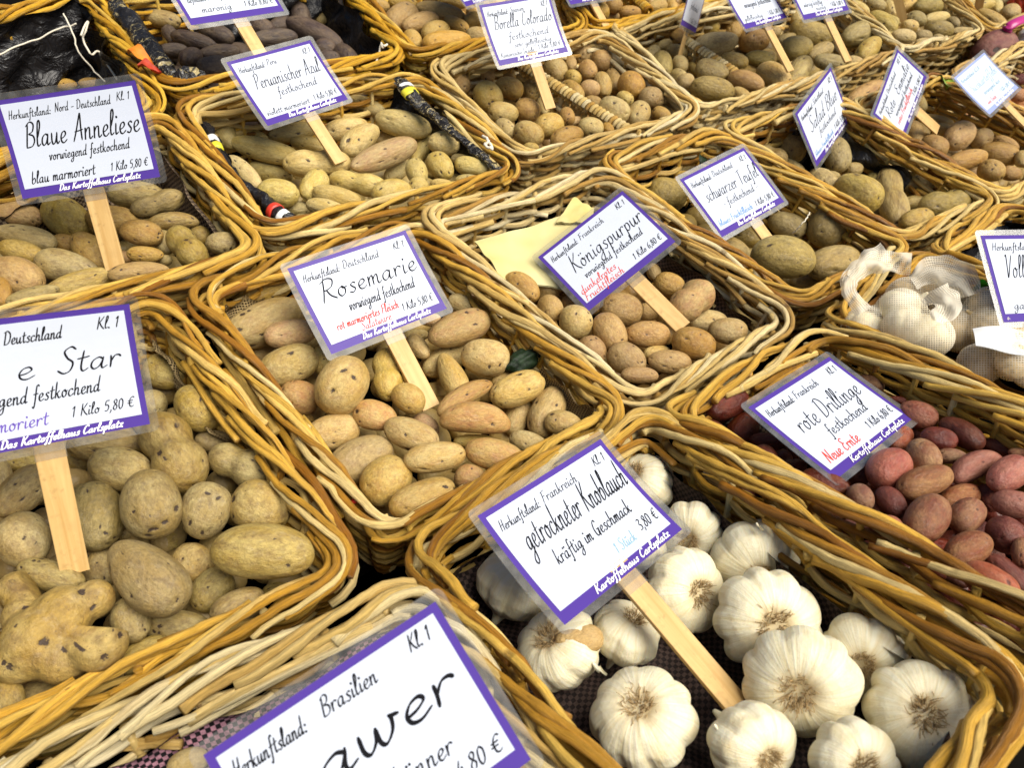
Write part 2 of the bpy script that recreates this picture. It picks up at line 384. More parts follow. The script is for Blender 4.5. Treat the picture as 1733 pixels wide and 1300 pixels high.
# ------------------------------------------------------------------ the stall board under the baskets
HB = .125                                   # basket height
def board(name, n, p0, xr, yr, label):
    xa = np.array((1., 0, 0)); ya = np.cross(n, xa)
    root = empty(name); tag(root, label, 'stall board')
    mb = MB(); mt = np.eye(4); mt[:3, 0] = xa; mt[:3, 1] = ya; mt[:3, 2] = n; mt[:3, 3] = p0 - n * (HB + .022)
    mb.box(xr[0], xr[1], yr[0], yr[1], -.02, 0, mt); mb.build('board', MAT['board_dark'], root, False)
    return root
HX = on_plane(1060, 700, N1, P1)
H2 = on_plane(1060, 690, N2, P2)
board('stall_board', N1, np.array((0, HX[1], P1[2])), (-1.0, 2.4), (-.75, -.01), 'dark flat stall board under the front row of baskets')
board('stall_board', N2, np.array((0, H2[1], H2[2])), (-1.6, 2.8), (.05, 1.7), 'dark sloping stall board under the rising rows of baskets')

# ------------------------------------------------------------------ baskets
def smooth_noise(n, k, amp):
    """n samples, about k bends"""
    x = np.linspace(0, 1, n); y = np.zeros(n)
    for j in range(1, 4): y += np.sin(x * 2 * pi * k * j / 2 + random.random() * 6.28) * amp / j
    return y
class Rim:
    """closed rounded outline of a basket's rim; P(s, h, o): arc length, depth under the rim, offset outwards"""
    def __init__(s, corners, n, rad=.03, taper=.16):
        s.n = n; s.taper = taper; s.q = corners
        c = [np.asarray(p) for p in corners]; pts = []; marks = []
        for i in range(4):
            a, b, d = c[i - 1], c[i], c[(i + 1) % 4]
            u1, u2 = unit(a - b), unit(d - b); r = min(rad, .3 * np.linalg.norm(a - b), .3 * np.linalg.norm(d - b))
            p0, p1 = b + u1 * r, b + u2 * r
            for t in np.linspace(0, 1, 9): pts.append((1 - t) ** 2 * p0 + 2 * t * (1 - t) * (b * .82 + (p0 + p1) * .09) + t * t * p1)
            marks.append(len(pts) - 5)
        pts.append(pts[0]); pts = np.array(pts)
        L = np.r_[0, np.cumsum(np.linalg.norm(np.diff(pts, axis=0), axis=1))]
        s.len = L[-1]; s.mark = [L[m] for m in marks]         # arc length at RL, RR, FR, FL
        k = 600; ss = np.linspace(0, s.len, k + 1); s.ss = ss
        s.p = np.array([np.interp(ss, L, pts[:, i]) for i in range(3)]).T
        t = np.gradient(s.p, axis=0); t /= np.linalg.norm(t, axis=1)[:, None]
        s.ctr = s.p.mean(0)
        o = np.cross(t, n); sg = np.sign(((s.p - s.ctr) * o).sum(1).mean()); s.o = o * sg
    def P(s, a, h, o):
        a = np.asarray(a, float) % s.len; h = np.asarray(h, float); o = np.asarray(o, float) - s.taper * h
        p = np.array([np.interp(a, s.ss, s.p[:, i]) for i in range(3)]).T
        w = np.array([np.interp(a, s.ss, s.o[:, i]) for i in range(3)]).T
        return p + w * np.broadcast_to(o, a.shape)[:, None] - s.n * np.broadcast_to(h, a.shape)[:, None]
    def out(s, a):
        a = np.asarray(a, float) % s.len
        return np.array([np.interp(a, s.ss, s.o[:, i]) for i in range(3)]).T
BASK = {}
def make_basket(key, label, plane, px, mat='wicker', df=.022, dr=.07, lift=0., thick=1., H=HB, divider=None):
    n, p0 = (N1, P1) if plane == 1 else (N2, P2)
    p0 = p0 + n * lift
    q = [on_plane(x, y, n, p0) for x, y in px]                 # RL RR FR FL
    R = Rim(q, n); B = dict(key=key, rim=R, n=n, q=q, df=df, dr=dr, p0=p0, H=H, px=px)
    BASK[key] = B
    ctr = R.ctr - n * H
    root = empty('wicker_basket', ctr); tag(root, label, 'basket', 'wicker baskets on the stall')
    inv = -ctr
    def fin(mb, name, m=mat):
        o = mb.build(name, MAT[m], root); o.data.transform(Matrix.Translation(inv.tolist())); return o
    Ln = R.len
    # border: long rods rolled over the rim one after the other
    mb = MB(); sp = .036; k = int(Ln / sp); sp = Ln / k
    sag = smooth_noise(601, 3, .0022)
    def sagf(a): return np.interp(np.asarray(a) % Ln, R.ss, sag)
    for i in range(k):
        ln = random.uniform(.13, .23); s0 = i * sp + random.uniform(-.012, .012)
        t = np.linspace(0, 1, max(12, int(ln / .0055))); a = s0 + ln * t
        th0, th1 = radians(random.uniform(195, 235)), radians(random.uniform(-30, 5))
        tt = np.clip((t - .04) / .92, 0, 1); th = th0 + (th1 - th0) * (tt * .75 + .25 * tt * tt * (3 - 2 * tt))
        rc = random.uniform(.0062, .0098) * thick
        o = rc * np.cos(th) * 1.12 + smooth_noise(len(t), 2, .0007); h = -rc * np.sin(th) * .95 + .003 + sagf(a)
        r = random.uniform(.0030, .0047) * thick
        en = np.clip((t - .86) / .14, 0, 1) ** 2; o = o + en * random.uniform(-.001, .006); o = o - np.clip((.12 - t) / .12, 0, 1) ** 2 * random.uniform(-.001, .006)
        rad = r * (1 - .25 * t) * (1 + smooth_noise(len(t), 5, .05)); h = h + np.cumsum(RNG.normal(0, .0003, len(t))); o = o + np.cumsum(RNG.normal(0, .0003, len(t)))
        mb.rod(R.P(a, h, o), rad, n, 8)
    # a few stray rods laid along the border
    for i in range(int(k * .3)):
        ln = random.uniform(.10, .2); s0 = random.random() * Ln; t = np.linspace(0, 1, 16); a = s0 + ln * t
        mb.tube(R.P(a, .006 + random.uniform(-.004, .016) + smooth_noise(16, 1, .003) + sagf(a), random.choice((-.012, .012)) * thick + smooth_noise(16, 1, .002)), random.uniform(.003, .0044) * thick, n, 7)
    fin(mb, 'border')
    # four woven sides
    m = R.mark; sides = [(m[0], m[1]), (m[1], m[2]), (m[2], m[3]), (m[3], m[0] + Ln)]
    for sa, sb in sides:
        if sb < sa: sb += Ln
        mb = MB(); stsp = .042; ns = max(3, int((sb - sa) / stsp)); st = sa + (np.arange(ns) + .5) * (sb - sa) / ns
        for a in st:
            hh = np.linspace(.004, H, 8); a_ = np.full(8, a) + smooth_noise(8, 1, .001)
            mb.tube(R.P(a_, hh, -.001), .0034 * thick, R.out(np.full(8, a)), 6)
        h = .015; lv = 0
        while h < H - .003:
            r = random.uniform(.0029, .0041) * thick
            cur = sa - .01
            while cur < sb + .005:
                ln = random.uniform(.13, .34); e = min(cur + ln, sb + .012); kk = max(5, int((e - cur) / .0075)); a = np.linspace(cur, e, kk)
                ph = (a - sa) / (sb - sa) * ns * pi
                o = .0055 * thick * np.sin(ph + lv * pi + pi / 2) + smooth_noise(kk, 2, .0008)
                if random.random() < .55: o[-2:] -= np.array((.004, .009))[:len(o[-2:])]
                hh = h + smooth_noise(kk, 1.5, .0022)
                mb.rod(R.P(a, np.maximum(hh, .008), o), r * (1 + smooth_noise(kk, 3, .04)), n, 7)
                if e >= sb + .011: break
                cur = e - random.uniform(.008, .022)
            h += r * random.uniform(1.95, 2.5); lv += 1
        fin(mb, 'woven_side')
    # plank bottom
    mb = MB(); cs = [R.P(np.array([a]), H, -.004)[0] for a in np.linspace(0, Ln, 48, endpoint=False)]
    cs = np.array(cs); mb.add(np.r_[cs, cs - n * .004], [tuple(range(48))[::-1], tuple(range(48, 96))] + [(i, (i + 1) % 48, 48 + (i + 1) % 48, 48 + i) for i in range(48)])
    o = fin(mb, 'base', 'board_dark')
    if divider:
        a, b = [on_plane(x, y, n, p0 - n * .016) for x, y in divider]
        mb = MB(); L = np.linalg.norm(b - a); kk = int(L / .0075); d = unit(b - a); sd = np.cross(d, n)
        for i in range(kk):
            c = a + (b - a) * (i + .5) / kk; an = np.linspace(0, 2 * pi, 12)
            mb.tube(c + d * np.linspace(-.003, .003, 12)[:, None] + (np.cos(an)[:, None] * sd + np.sin(an)[:, None] * n) * .0075, .0034, d, 6, caps=False)
        for i in range(int(L / .012)):
            c = a + (b - a) * (i + .5) / int(L / .012)
            mb.tube(np.array([c - n * x + sd * .003 * sin(i * pi) for x in np.linspace(0, .09, 6)]), .0042, d, 6)
        for j in range(7):
            mb.tube(np.array([a + (b - a) * t - n * (.018 + j * .01) + sd * .006 * sin(t * 40 + j * pi) for t in np.linspace(0, 1, 40)]), .004, n, 6)
        fin(mb, 'divider')
    # slanting level of the contents: near the rim in front, deeper at the back
    fm, rm = (q[2] + q[3]) / 2 - n * df, (q[0] + q[1]) / 2 - n * dr
    xd = unit(unit(q[2] - q[3]) + unit(q[1] - q[0])); fn = unit(np.cross(xd, rm - fm)); 
    if fn @ n < 0: fn = -fn
    B['fn'], B['fp'] = fn, (fm + rm) / 2
    return root

make_basket('star', 'wicker basket heaped with large grey brown potatoes, in front at left', 2, [(-150, 618), (265, 500), (603, 962), (-110, 1292)], 'wicker', .024, .042)
make_basket('rose', 'wicker basket of long tan potatoes with burlap in its corners', 2, [(322, 489), (702, 372), (1058, 698), (645, 915)], 'wicker', .020, .040)
make_basket('king', 'wicker basket of round brown potatoes with a yellow paper bag inside', 2, [(714, 368), (1026, 288), (1342, 543), (1083, 684)], 'wicker_daylit', .020, .062)
make_basket('teufel', 'wicker basket holding a few large olive potatoes behind the net bags', 2, [(1016, 272), (1215, 220), (1540, 420), (1352, 512)], 'wicker', .03, .075)
make_basket('salad', 'wicker basket of gnarled knobby potatoes behind the few large olive ones', 2, [(1222, 216), (1420, 172), (1690, 338), (1528, 404)], 'wicker', .03, .06)
make_basket('emma', 'wicker basket of smooth yellow potatoes on the right with a slanted sign', 2, [(1440, 178), (1590, 128), (1850, 255), (1700, 333)], 'wicker', .018, .036)
make_basket('sweet', 'wicker basket of orange sweet potatoes at the right edge', 2, [(1600, 125), (1740, 75), (2000, 190), (1862, 250)], 'wicker_daylit', .02, .05)
make_basket('anna', 'wicker basket lined with checked sacking under the large sign at left', 2, [(-160, 322), (272, 196), (444, 428), (-110, 560)], 'wicker', .020, .045)
make_basket('azul', 'wicker basket of pale finger shaped potatoes with rolled black bag edges', 2, [(302, 182), (708, 122), (882, 288), (446, 394)], 'wicker', .010, .044)
make_basket('bore', 'wicker basket of small round potatoes split by a wicker divider', 2, [(730, 112), (1018, 52), (1182, 192), (886, 268)], 'wicker_daylit', .014, .034, divider=[(880, 110), (1062, 221)])
make_basket('north', 'wicker basket of mixed oval potatoes with three signs stuck in it', 2, [(1036, 44), (1400, -25), (1532, 85), (1182, 190)], 'wicker_daylit', .012, .04, divider=[(1160, 70), (1245, 125)])
make_basket('tiny', 'small wicker basket of tiny knobbly potatoes near the top right', 2, [(1418, -8), (1560, -45), (1665, 52), (1530, 82)], 'wicker_daylit', .008, .02)
make_basket('last', 'wicker basket of oval yellow potatoes in the top right corner', 2, [(1578, -50), (1750, -90), (1860, 10), (1672, 50)], 'wicker', .01, .02)
make_basket('bag', 'wicker basket with a black plastic sheet and white string, top left', 2, [(-190, 60), (150, -12), (274, 182), (-140, 300)], 'wicker_warmlit', .055, .11)
make_basket('dark', 'wicker basket of knobbly dark purple potatoes in black plastic', 2, [(170, -28), (560, -60), (684, 92), (290, 152)], 'wicker_warmlit', .04, .05)
make_basket('gold', 'wicker basket of smooth golden potatoes behind the divided basket', 2, [(570, -58), (905, -95), (995, 42), (700, 92)], 'wicker_warmlit', .012, .03)
make_basket('rear', 'wicker basket of brown potatoes cut off by the top edge of the photo', 2, [(925, -95), (1120, -130), (1240, -5), (1006, 46)], 'wicker_warmlit', .012, .03, divider=[(1055, -20), (1100, 20)])
make_basket('cass', 'wicker basket lined with pink checked cloth at the lower left', 1, [(-330, 1470), (705, 985), (1090, 1520), (250, 2000)], 'wicker_daylit', .05, .05)
make_basket('garl', 'wicker basket holding loose garlic bulbs on dark checked cloth', 1, [(684, 925), (1098, 698), (1744, 1162), (1320, 1680)], 'wicker', .05, .05, H=.105)
make_basket('red', 'wicker basket full of small red potatoes', 1, [(1126, 692), (1392, 560), (2050, 842), (1860, 1108)], 'wicker', .02, .032, lift=.004)
make_basket('nets', 'wicker basket holding garlic packed in white net bags', 1, [(1398, 532), (1556, 434), (2050, 640), (1960, 800)], 'wicker', .025, .03)
make_basket('plas', 'wicker basket holding crumpled black plastic at the right edge', 1, [(1572, 420), (1700, 350), (2100, 470), (2030, 620)], 'wicker', .03, .03)
NICE = dict(star='front left basket', rose='burlap basket', king='paper bag basket', teufel='olive potato basket', salad='gnarled potato basket',
    emma='yellow potato basket', sweet='sweet potato basket', anna='sacking basket', azul='finger potato basket', bore='divided basket', north='three sign basket',
    tiny='tiny potato basket', last='top right basket', bag='black sheet basket', dark='purple potato basket', gold='golden potato basket', rear='top edge basket',
    cass='pink cloth basket', red='red potato basket')

# ------------------------------------------------------------------ potatoes: unit shapes, then one object each
def ico(sub):
    bm = bmesh.new(); bmesh.ops.create_icosphere(bm, subdivisions=sub, radius=1)
    v = np.array([x.co[:] for x in bm.verts]); f = [tuple(q.index for q in p.verts) for p in bm.faces]; bm.free()
    return v, f
ICO = {k: ico(k) for k in (3, 4, 5)}
def shape(kind, seed, lumps=.05):
    r = np.random.default_rng(seed); d, f = ICO[5]; d = d.copy()
    p = 2.35; rad = (np.abs(d) ** p).sum(1) ** (-1 / p)           # a little squarer than a ball
    v = d * (1 + (rad - 1) * .55)[:, None]
    def lobe(n, a0, a1, s0, s1):
        h = np.zeros(len(d))
        for _ in range(n):
            c = unit(r.normal(size=3)); s = r.uniform(s0, s1); h += r.uniform(a0, a1) * np.exp((d @ c - 1) / s)
        return h
    h = lobe(7, -lumps, lumps * 1.1, .12, .4) + lobe(10, -lumps * .45, lumps * .35, .01, .035)
    if kind == 'knob': h += lobe(6, .12, .34, .025, .07) - .05
    v = v * (1 + h)[:, None]
    eye = np.zeros(len(d))
    for _ in range(int(r.integers(10, 16))):
        c = unit(r.normal(size=3) * (1.5, 1, 1)); a = unit(np.cross(c, (c[2], .3, -c[0]) if r.random() < .8 else r.normal(size=3))); b = np.cross(c, a); k = r.uniform(.6, 1.15)
        g = np.where(d @ c > 0, np.exp(-((d @ a) / (.135 * k)) ** 2 - ((d @ b) / (.07 * k)) ** 2), 0)
        v = v * (1 - .045 * np.where(d @ c > 0, np.exp(-((d @ a) / .17) ** 2 - ((d @ b + .02) / .10) ** 2), 0))[:, None]; eye = np.maximum(eye, g * r.uniform(.6, 1.1))
    x = v[:, 0]
    if kind == 'pear': w = 1 - .24 * x * r.choice((-1, 1)) ; v[:, 1:] *= w[:, None]
    elif kind == 'nut': w = 1 - .24 * np.exp(-((x - r.uniform(-.2, .2)) / .28) ** 2) + .06 * x; v[:, 1:] *= w[:, None]
    elif kind == 'bent': v[:, 1] += .34 * (x ** 2 - .35); 
    elif kind == 'oval': v[:, 1:] *= (1 - r.uniform(-.12, .12) * x)[:, None]; v[:, 1] += r.uniform(-.12, .12) * (x ** 2 - .3)
    for i in range(3): v[:, i] /= np.abs(v[:, i]).max() if kind != 'bent' else (np.abs(v[:, i]).max() if i != 1 else 1.08)
    return v, f, eye
PROTO = {}
def proto(kind, i, mat, name):
    k = (kind, i, mat)
    if k not in PROTO:
        v, f, ey = shape(kind, hash_((kind, i)), .075 if mat in ('skin_grey_tan', 'skin_black') else .05)
        me = bpy.data.meshes.new(name); me.from_pydata(v.tolist(), [], f); me.polygons.foreach_set('use_smooth', [True] * len(f))
        me.materials.append(MAT[mat]); at = me.attributes.new('eye', 'FLOAT', 'POINT'); at.data.foreach_set('value', ey.astype(np.float32)); me.update(); PROTO[k] = me
    return PROTO[k]
def hash_(t): return sum(ord(c) * (i + 3) * 131 for i, c in enumerate(str(t))) % 99991

POT = []      # every potato: basket, name, colour word, material, kind, centre, axes, half sizes
def potatoes(bk, origin, zoom, text, name='potato', mats=('skin_tan',), raise_=0.):
    B = BASK[bk]; fn, fp = B['fn'], B['fp']
    for item in text.replace('\n', ' ').split(';'):
        w = item.split()
        if not w: continue
        X, Y, a, b, ang, lay = [float(x) for x in w[:6]]; opt = w[6:]
        px, py = origin[0] + X / zoom, origin[1] + Y / zoom; a /= zoom; b /= zoom
        lift = raise_ - .030 * lay * (1 if b > 14 else .6)
        for o in opt:
            if o.startswith('+') or (o[0] == '-' and o[1:].replace('.', '').isdigit()): lift += float(o) / 1000
        c = on_plane(px, py, fn, fp + fn * lift)
        dv = unit(c - CAM); dpt = (M.T @ (c - CAM))[2]
        e = on_plane(px + cos(radians(ang)) * a, py + sin(radians(ang)) * a, fn, fp + fn * lift)
        t = unit(e - c); wdt = b * dpt / FPX * .985; A = a * dpt / FPX
        ct = t @ dv
        if abs(ct) > .72:                                   # keep long axes from pointing at the lens
            t = unit(t - dv * (ct - .72 * np.sign(ct))); ct = t @ dv
        L = sqrt(max((A * A - wdt * wdt * ct * ct) / (1 - ct * ct), wdt * wdt * .5))
        kind = 'oval'; mat = random.choice(mats)
        for o in opt:
            if o in ('pear', 'nut', 'bent', 'knob'): kind = o
            if o in MAT: mat = o
            elif 'skin_' + o in MAT: mat = 'skin_' + o
        roll = random.random() * 6.28 if kind != 'bent' else None
        POT.append(dict(b=bk, name=name, mat=mat, kind=kind, c=c, t=t, L=L, w=wdt, px=px, py=py, lay=lay, el=a / b, roll=roll, a=a, bb=b, ang=ang))
G3, G4 = 1733 / 620, 1733 / 400
Z7 = 1733 / 560; Z5 = 1733 / 583; Z3 = 1733 / 500
# front left basket: big greyish ones
potatoes('star', (0, 560), Z7, """865 215 108 95 20 .6; 800 390 72 85 0 .8; 1040 405 135 112 50 0; 905 625 225 145 62 -.2 nut; 1145 585 120 65 10 .7; 1255 700 170 105 20 0 nut;
630 725 160 115 15 .1; 790 905 185 150 75 -.4; 1080 935 150 130 110 0; 1365 925 160 140 25 .1; 1380 1157 262 150 3 -.7 +6; 495 975 182 150 80 .5 olive; 125 840 165 105 -45 .2;
15 760 90 45 80 .8; 100 690 90 52 0 1.3; 560 600 190 85 0 .8; 430 680 100 90 0 1.8; 130 1100 150 140 60 0; 265 1280 165 82 15 -.1; 970 860 70 60 0 1.6; 1460 960 110 55 75 1.2""", 'potato', ('skin_grey_tan',))
potatoes('star', (0, 860), Z7, """775 350 245 160 45 -.4 pear; 1010 290 112 108 40 .9; 1110 430 122 100 -45 .9; 1245 530 150 100 -25 .1; 690 585 122 100 70 .3; 930 630 175 95 8 .5;
650 110 70 60 0 .9; 520 320 110 90 80 1.3; 740 775 150 80 -30 .2; 480 935 175 100 -25 .5; 240 1000 140 95 0 1; 40 1010 125 82 75 .1; 1470 440 95 52 0 1.2; 880 170 80 80 0 1.8; 0 565 85 42 85 1""", 'potato', ('skin_grey_tan',))
# burlap basket: long tan ones
potatoes('rose', (350, 400), G4, """440 400 190 110 -15 0; 440 630 300 165 -22 0; 620 710 200 105 -10 -.2; 180 620 72 60 -30 .9; 420 850 130 90 0 1.4; 600 950 225 148 -20 .1; 860 910 120 96 70 .3;
995 1085 232 188 -58 -.5; 680 1180 150 130 10 .4; 1320 1010 190 115 85 0 nut; 1555 810 105 70 50 .6; 1480 1190 132 108 35 -.1""", 'potato', ('skin_tan', 'skin_tan', 'skin_tan', 'skin_pinkish'))
potatoes('rose', (650, 500), G4, """555 240 245 128 -18 -.1 pinkish; 745 455 185 142 10 0; 500 590 190 98 65 -.1 pear; 460 470 190 100 -30 .8; 585 745 238 85 -30 -.1 bent; 668 905 265 130 3 -.4 bent; 980 690 212 125 -20 -.1;
890 610 110 62 -20 .7; 1200 850 215 128 -65 0; 1320 945 148 96 15 -.2; 985 900 140 100 -60 .9; 1070 1100 165 95 25 .2; 810 1170 222 120 12 -.3; 375 1190 232 116 -8 -.4; 200 1020 212 120 20 -.2;
300 960 112 82 35 .7; 660 1070 150 52 0 .9; 570 60 112 70 15 .2; 340 180 82 50 0 .9 pinkish; 230 290 100 52 0 1.4; 1150 1010 80 50 20 1.2""", 'potato', ('skin_tan', 'skin_tan', 'skin_tan', 'skin_pinkish'))
potatoes('rose', (480, 620), G4, "1370 825 126 102 15 0 pinkish; 670 365 166 116 15 0 pinkish; 360 490 206 142 -15 .4; 570 680 252 158 -25 .1; 750 840 200 175 -40 .1; 1020 970 256 132 -20 -.2; 100 380 120 80 20 1.3; 640 960 90 60 0 1.5", 'potato', ('skin_tan',))
# round brown ones under the paper bag
potatoes('king', (850, 380), Z3, """115 370 118 82 35 0; 245 350 112 102 30 .6; 283 492 82 74 60 0; 430 570 102 98 60 -.1; 400 460 55 52 0 .8; 700 500 130 102 10 .1; 630 630 122 97 60 -.1; 855 645 132 80 3 0; 525 735 92 80 40 .1;
730 790 120 97 25 -.1; 805 885 110 52 3 0; 910 755 82 46 -5 .6; 985 810 130 74 5 0; 1125 700 130 97 15 -.3; 1110 450 138 106 -40 -.4 nut pinkish; 1200 575 128 76 5 .5; 1325 625 114 80 5 0;
980 355 94 76 20 .1; 925 410 82 72 40 .5; 890 280 56 42 70 .8; 850 520 65 62 0 1.3; 1010 590 70 50 0 1.4; 620 800 60 50 0 1.5; 1180 800 90 50 -20 1""", 'potato', ('skin_brown', 'skin_brown', 'skin_tan'))
# few large olive ones
potatoes('teufel', (1050, 200), Z3, "955 815 184 126 8 -.8; 1220 625 132 126 -60 -.2; 1255 850 152 102 -12 -.2; 1110 960 112 60 5 .3; 980 630 116 78 20 .3; 265 455 126 106 10 0; 650 785 126 82 25 .3; 750 690 105 68 10 .8; 380 310 92 46 -10 .6; 905 950 62 32 25 .8", 'potato', ('skin_olive',))
# gnarled ones
potatoes('salad', (1050, 200), Z3, "985 160 106 96 60 .1; 880 210 106 52 20 0 nut; 1265 210 106 80 75 0; 1185 390 112 86 50 -.1; 1390 430 152 106 30 -.2 pear; 1370 300 52 42 0 .7; 1595 470 190 84 78 -.1 nut; 1490 365 52 42 50 0; 1240 340 46 32 0 .9; 1010 290 82 42 30 .7; 975 50 62 32 20 .8", 'gnarled_potato', ('skin_olive', 'skin_grey_tan'))
potatoes('salad', (1113, 0), G3, "1258 865 106 63 0 -.2; 1215 960 62 36 -5 .1; 1360 965 114 66 -5 -.1 nut; 1225 1040 78 56 -10 -.1; 1080 900 50 26 40 .4", 'gnarled_potato', ('skin_olive', 'skin_grey_tan'))
# smooth yellow ones
potatoes('emma', (1333, 0), G4, """1258 995 113 98 -45 -.1; 1425 1015 76 73 -30 0; 1070 1070 102 86 40 0 pear; 1320 1170 132 73 -12 0; 1555 1130 136 86 15 0; 1495 1250 97 80 20 0; 1640 1270 72 56 10 0; 1600 1055 96 52 25 .5; 1715 1165 62 46 80 0;
585 690 147 82 -25 0 brown; 560 835 82 47 -10 .5; 975 760 67 42 70 0; 1140 950 62 46 15 .6; 930 975 92 62 80 .4; 1100 890 122 46 15 .6; 1340 1090 52 32 0 .8; 1380 1275 82 42 0 .6""", 'yellow_potato', ('skin_tan', 'skin_brown'))
potatoes('sweet', (1333, 0), G4, "1640 890 127 67 15 0 pinkish; 1700 825 72 52 20 0; 1585 800 52 47 0 .6; 1220 690 112 72 30 0; 1700 700 60 50 0 .5", 'sweet_potato', ('skin_orange',))
potatoes('sweet', (1333, 0), G4, "1520 370 160 140 -30 -.8; 1680 570 72 46 20 .8", 'sweet_potato', ('skin_purple_red',))
# sacking basket
potatoes('anna', (0, 260), G4, """475 470 167 142 40 0; 110 445 182 112 10 .6; 195 615 202 92 12 .1; 160 720 152 87 15 0; 130 905 182 147 20 0; 10 1015 112 72 80 0; 670 720 187 122 45 -.1 pear; 480 655 92 67 10 .6; 500 830 212 117 10 .1 pear;
590 945 237 87 -15 0; 1000 300 202 97 0 .5; 1155 365 192 87 -15 0 nut; 1260 495 187 67 -3 0 bent; 825 490 182 108 5 .4; 1035 580 147 98 10 0; 1060 740 127 62 3 0; 1370 680 168 117 50 -.2 nut; 1205 650 97 72 70 .4; 1470 600 78 72 30 .7;
1630 655 117 87 0 0; 1015 870 212 77 -5 0; 240 1040 182 62 -15 0; 720 310 72 70 0 1.3; 1210 780 52 42 0 .7; 320 740 60 50 0 1.5; 900 760 70 50 0 1.5""", 'potato', ('skin_olive', 'skin_brown', 'skin_grey_tan'))
# pale fingers
potatoes('azul', (300, 100), G4, """350 545 125 92 60 .05; 650 670 250 88 14 -.05; 490 830 157 72 45 0; 680 830 162 77 12 .6; 740 980 152 107 5 0; 1025 765 247 107 0 -.3 nut; 1005 930 127 97 -60 -.1; 1165 1010 180 82 12 -.1; 1110 1100 167 70 15 -.1; 1572 975 152 97 -8 0;
1325 910 217 87 12 0 nut; 885 1095 102 57 0 .7; 970 1175 102 42 10 .5; 850 535 177 67 -10 .3; 960 620 132 57 10 .6; 1240 510 167 82 -10 .1; 1345 590 167 97 -35 -.1; 570 555 97 42 20 .6; 1400 1055 42 32 0 .8""", 'fingerling_potato', ('skin_pale',))
potatoes('azul', (500, 0), G4, "790 910 212 97 12 0; 660 1135 264 97 -22 -.3 pinkish; 510 775 152 67 20 .1; 1090 1050 120 87 5 0; 1060 1215 112 92 50 0; 1300 1220 137 74 10 0; 890 1255 97 82 70 -.1; 930 1085 122 62 -60 .6; 750 1250 112 62 -35 .2; 680 1000 102 52 -10 .7; 1210 1170 72 42 10 .6", 'fingerling_potato', ('skin_pale',))
potatoes('azul', (560, 0), G3, "650 850 66 26 0 0; 415 885 50 47 0 0; 525 870 56 26 5 0", 'fingerling_potato', ('skin_pale',))
# divided basket, round
potatoes('bore', (800, 50), G4, """110 488 116 106 60 0; 270 428 109 79 15 0; 100 325 73 66 80 0; 218 612 119 81 8 0; 400 590 96 86 20 0; 430 445 89 79 70 .5; 410 762 116 93 20 -.1; 240 725 86 66 45 0; 562 705 109 93 -15 -.1; 690 635 67 59 70 0; 690 790 129 81 -20 -.2;
865 718 96 76 10 0; 430 865 61 39 10 0; 515 565 66 46 70 .6; 250 330 76 51 0 .5; 30 405 56 46 -40 .5; 250 520 56 31 0 .9; 990 725 51 41 50 0; 740 670 61 31 -20 .6; 605 290 101 86 50 0; 795 155 101 91 60 0; 715 240 61 46 70 0; 958 228 96 79 10 0; 845 298 76 71 60 0; 735 350 66 56 40 0;
860 435 76 66 10 0; 955 402 91 67 75 0; 735 450 96 66 45 0; 1040 370 91 71 70 .5; 1160 412 106 99 60 -.1; 1035 592 123 96 25 -.2; 1115 505 66 53 30 .1; 880 530 71 46 10 .5; 1312 502 101 81 10 -.1; 1215 618 101 86 -60 -.1; 1385 622 76 53 25 0; 1320 665 59 46 10 .5; 1110 720 46 23 20 .6; 700 10 61 41 0 .1; 940 500 41 31 0 1""", 'potato', ('skin_brown', 'skin_brown', 'skin_tan'))
potatoes('bore', (500, 0), G4, "1200 605 96 79 65 0", 'potato', ('skin_brown',))
# three signs
potatoes('north', (1033, 0), G4, """415 220 177 81 35 -.1 brown; 295 320 96 76 -45 .4 brown; 398 330 59 43 -20 0; 315 395 69 59 -60 0; 382 468 96 76 75 0; 490 375 91 53 15 0; 510 470 66 59 60 0; 505 570 76 61 40 .3; 550 600 66 65 0 0; 610 500 51 31 60 .6; 770 325 161 93 -10 -.2; 700 180 106 79 20 0; 745 115 116 73 15 .5 gold;
890 205 96 76 70 .3 gold; 745 515 126 86 12 -.1; 745 655 163 93 10 -.2; 905 450 106 66 10 .2; 1095 425 106 56 8 .2; 1055 300 111 93 0 .5 brown; 995 597 139 76 18 -.1 brown; 1200 565 141 99 35 0; 1378 525 126 81 -55 0; 1040 505 116 49 -5 .5; 1358 350 116 86 -10 -.1; 1475 240 166 96 12 -.1; 1290 285 71 43 -15 .1; 955 700 86 56 30 .2; 1205 235 46 41 0 .6; 1130 660 31 26 0 0""", 'potato', ('skin_tan', 'skin_grey_tan', 'skin_olive'))
potatoes('north', (1333, 0), G4, "240 375 96 59 -25 .3; 535 245 133 86 -18 -.1; 598 360 106 76 -45 0; 430 175 91 61 -15 .5; 305 455 113 61 8 0; 485 470 81 59 15 0; 740 325 106 61 -20 .2; 60 115 81 61 60 .4; 695 435 66 26 0 .3", 'potato', ('skin_tan', 'skin_olive'))
potatoes('tiny', (1333, 0), G4, "700 155 131 66 30 0 knob; 942 142 77 57 15 -.1; 895 190 61 47 10 -.1; 850 265 89 53 8 -.1; 1112 215 101 69 8 -.1; 1095 130 86 46 -8 0; 995 265 63 46 10 0; 1000 312 63 36 5 0; 1105 290 49 39 20 0; 1280 228 81 33 3 0 knob; 1265 280 91 39 -5 0 knob; 1215 165 51 39 40 0; 1030 45 101 66 0 0; 885 40 71 51 -10 .2; 640 30 81 51 20 .2; 520 60 86 46 30 .2; 810 160 41 26 10 .6; 750 70 71 56 60 .5; 1130 40 56 43 60 .3", 'small_potato', ('skin_tan', 'skin_olive', 'skin_pale'))
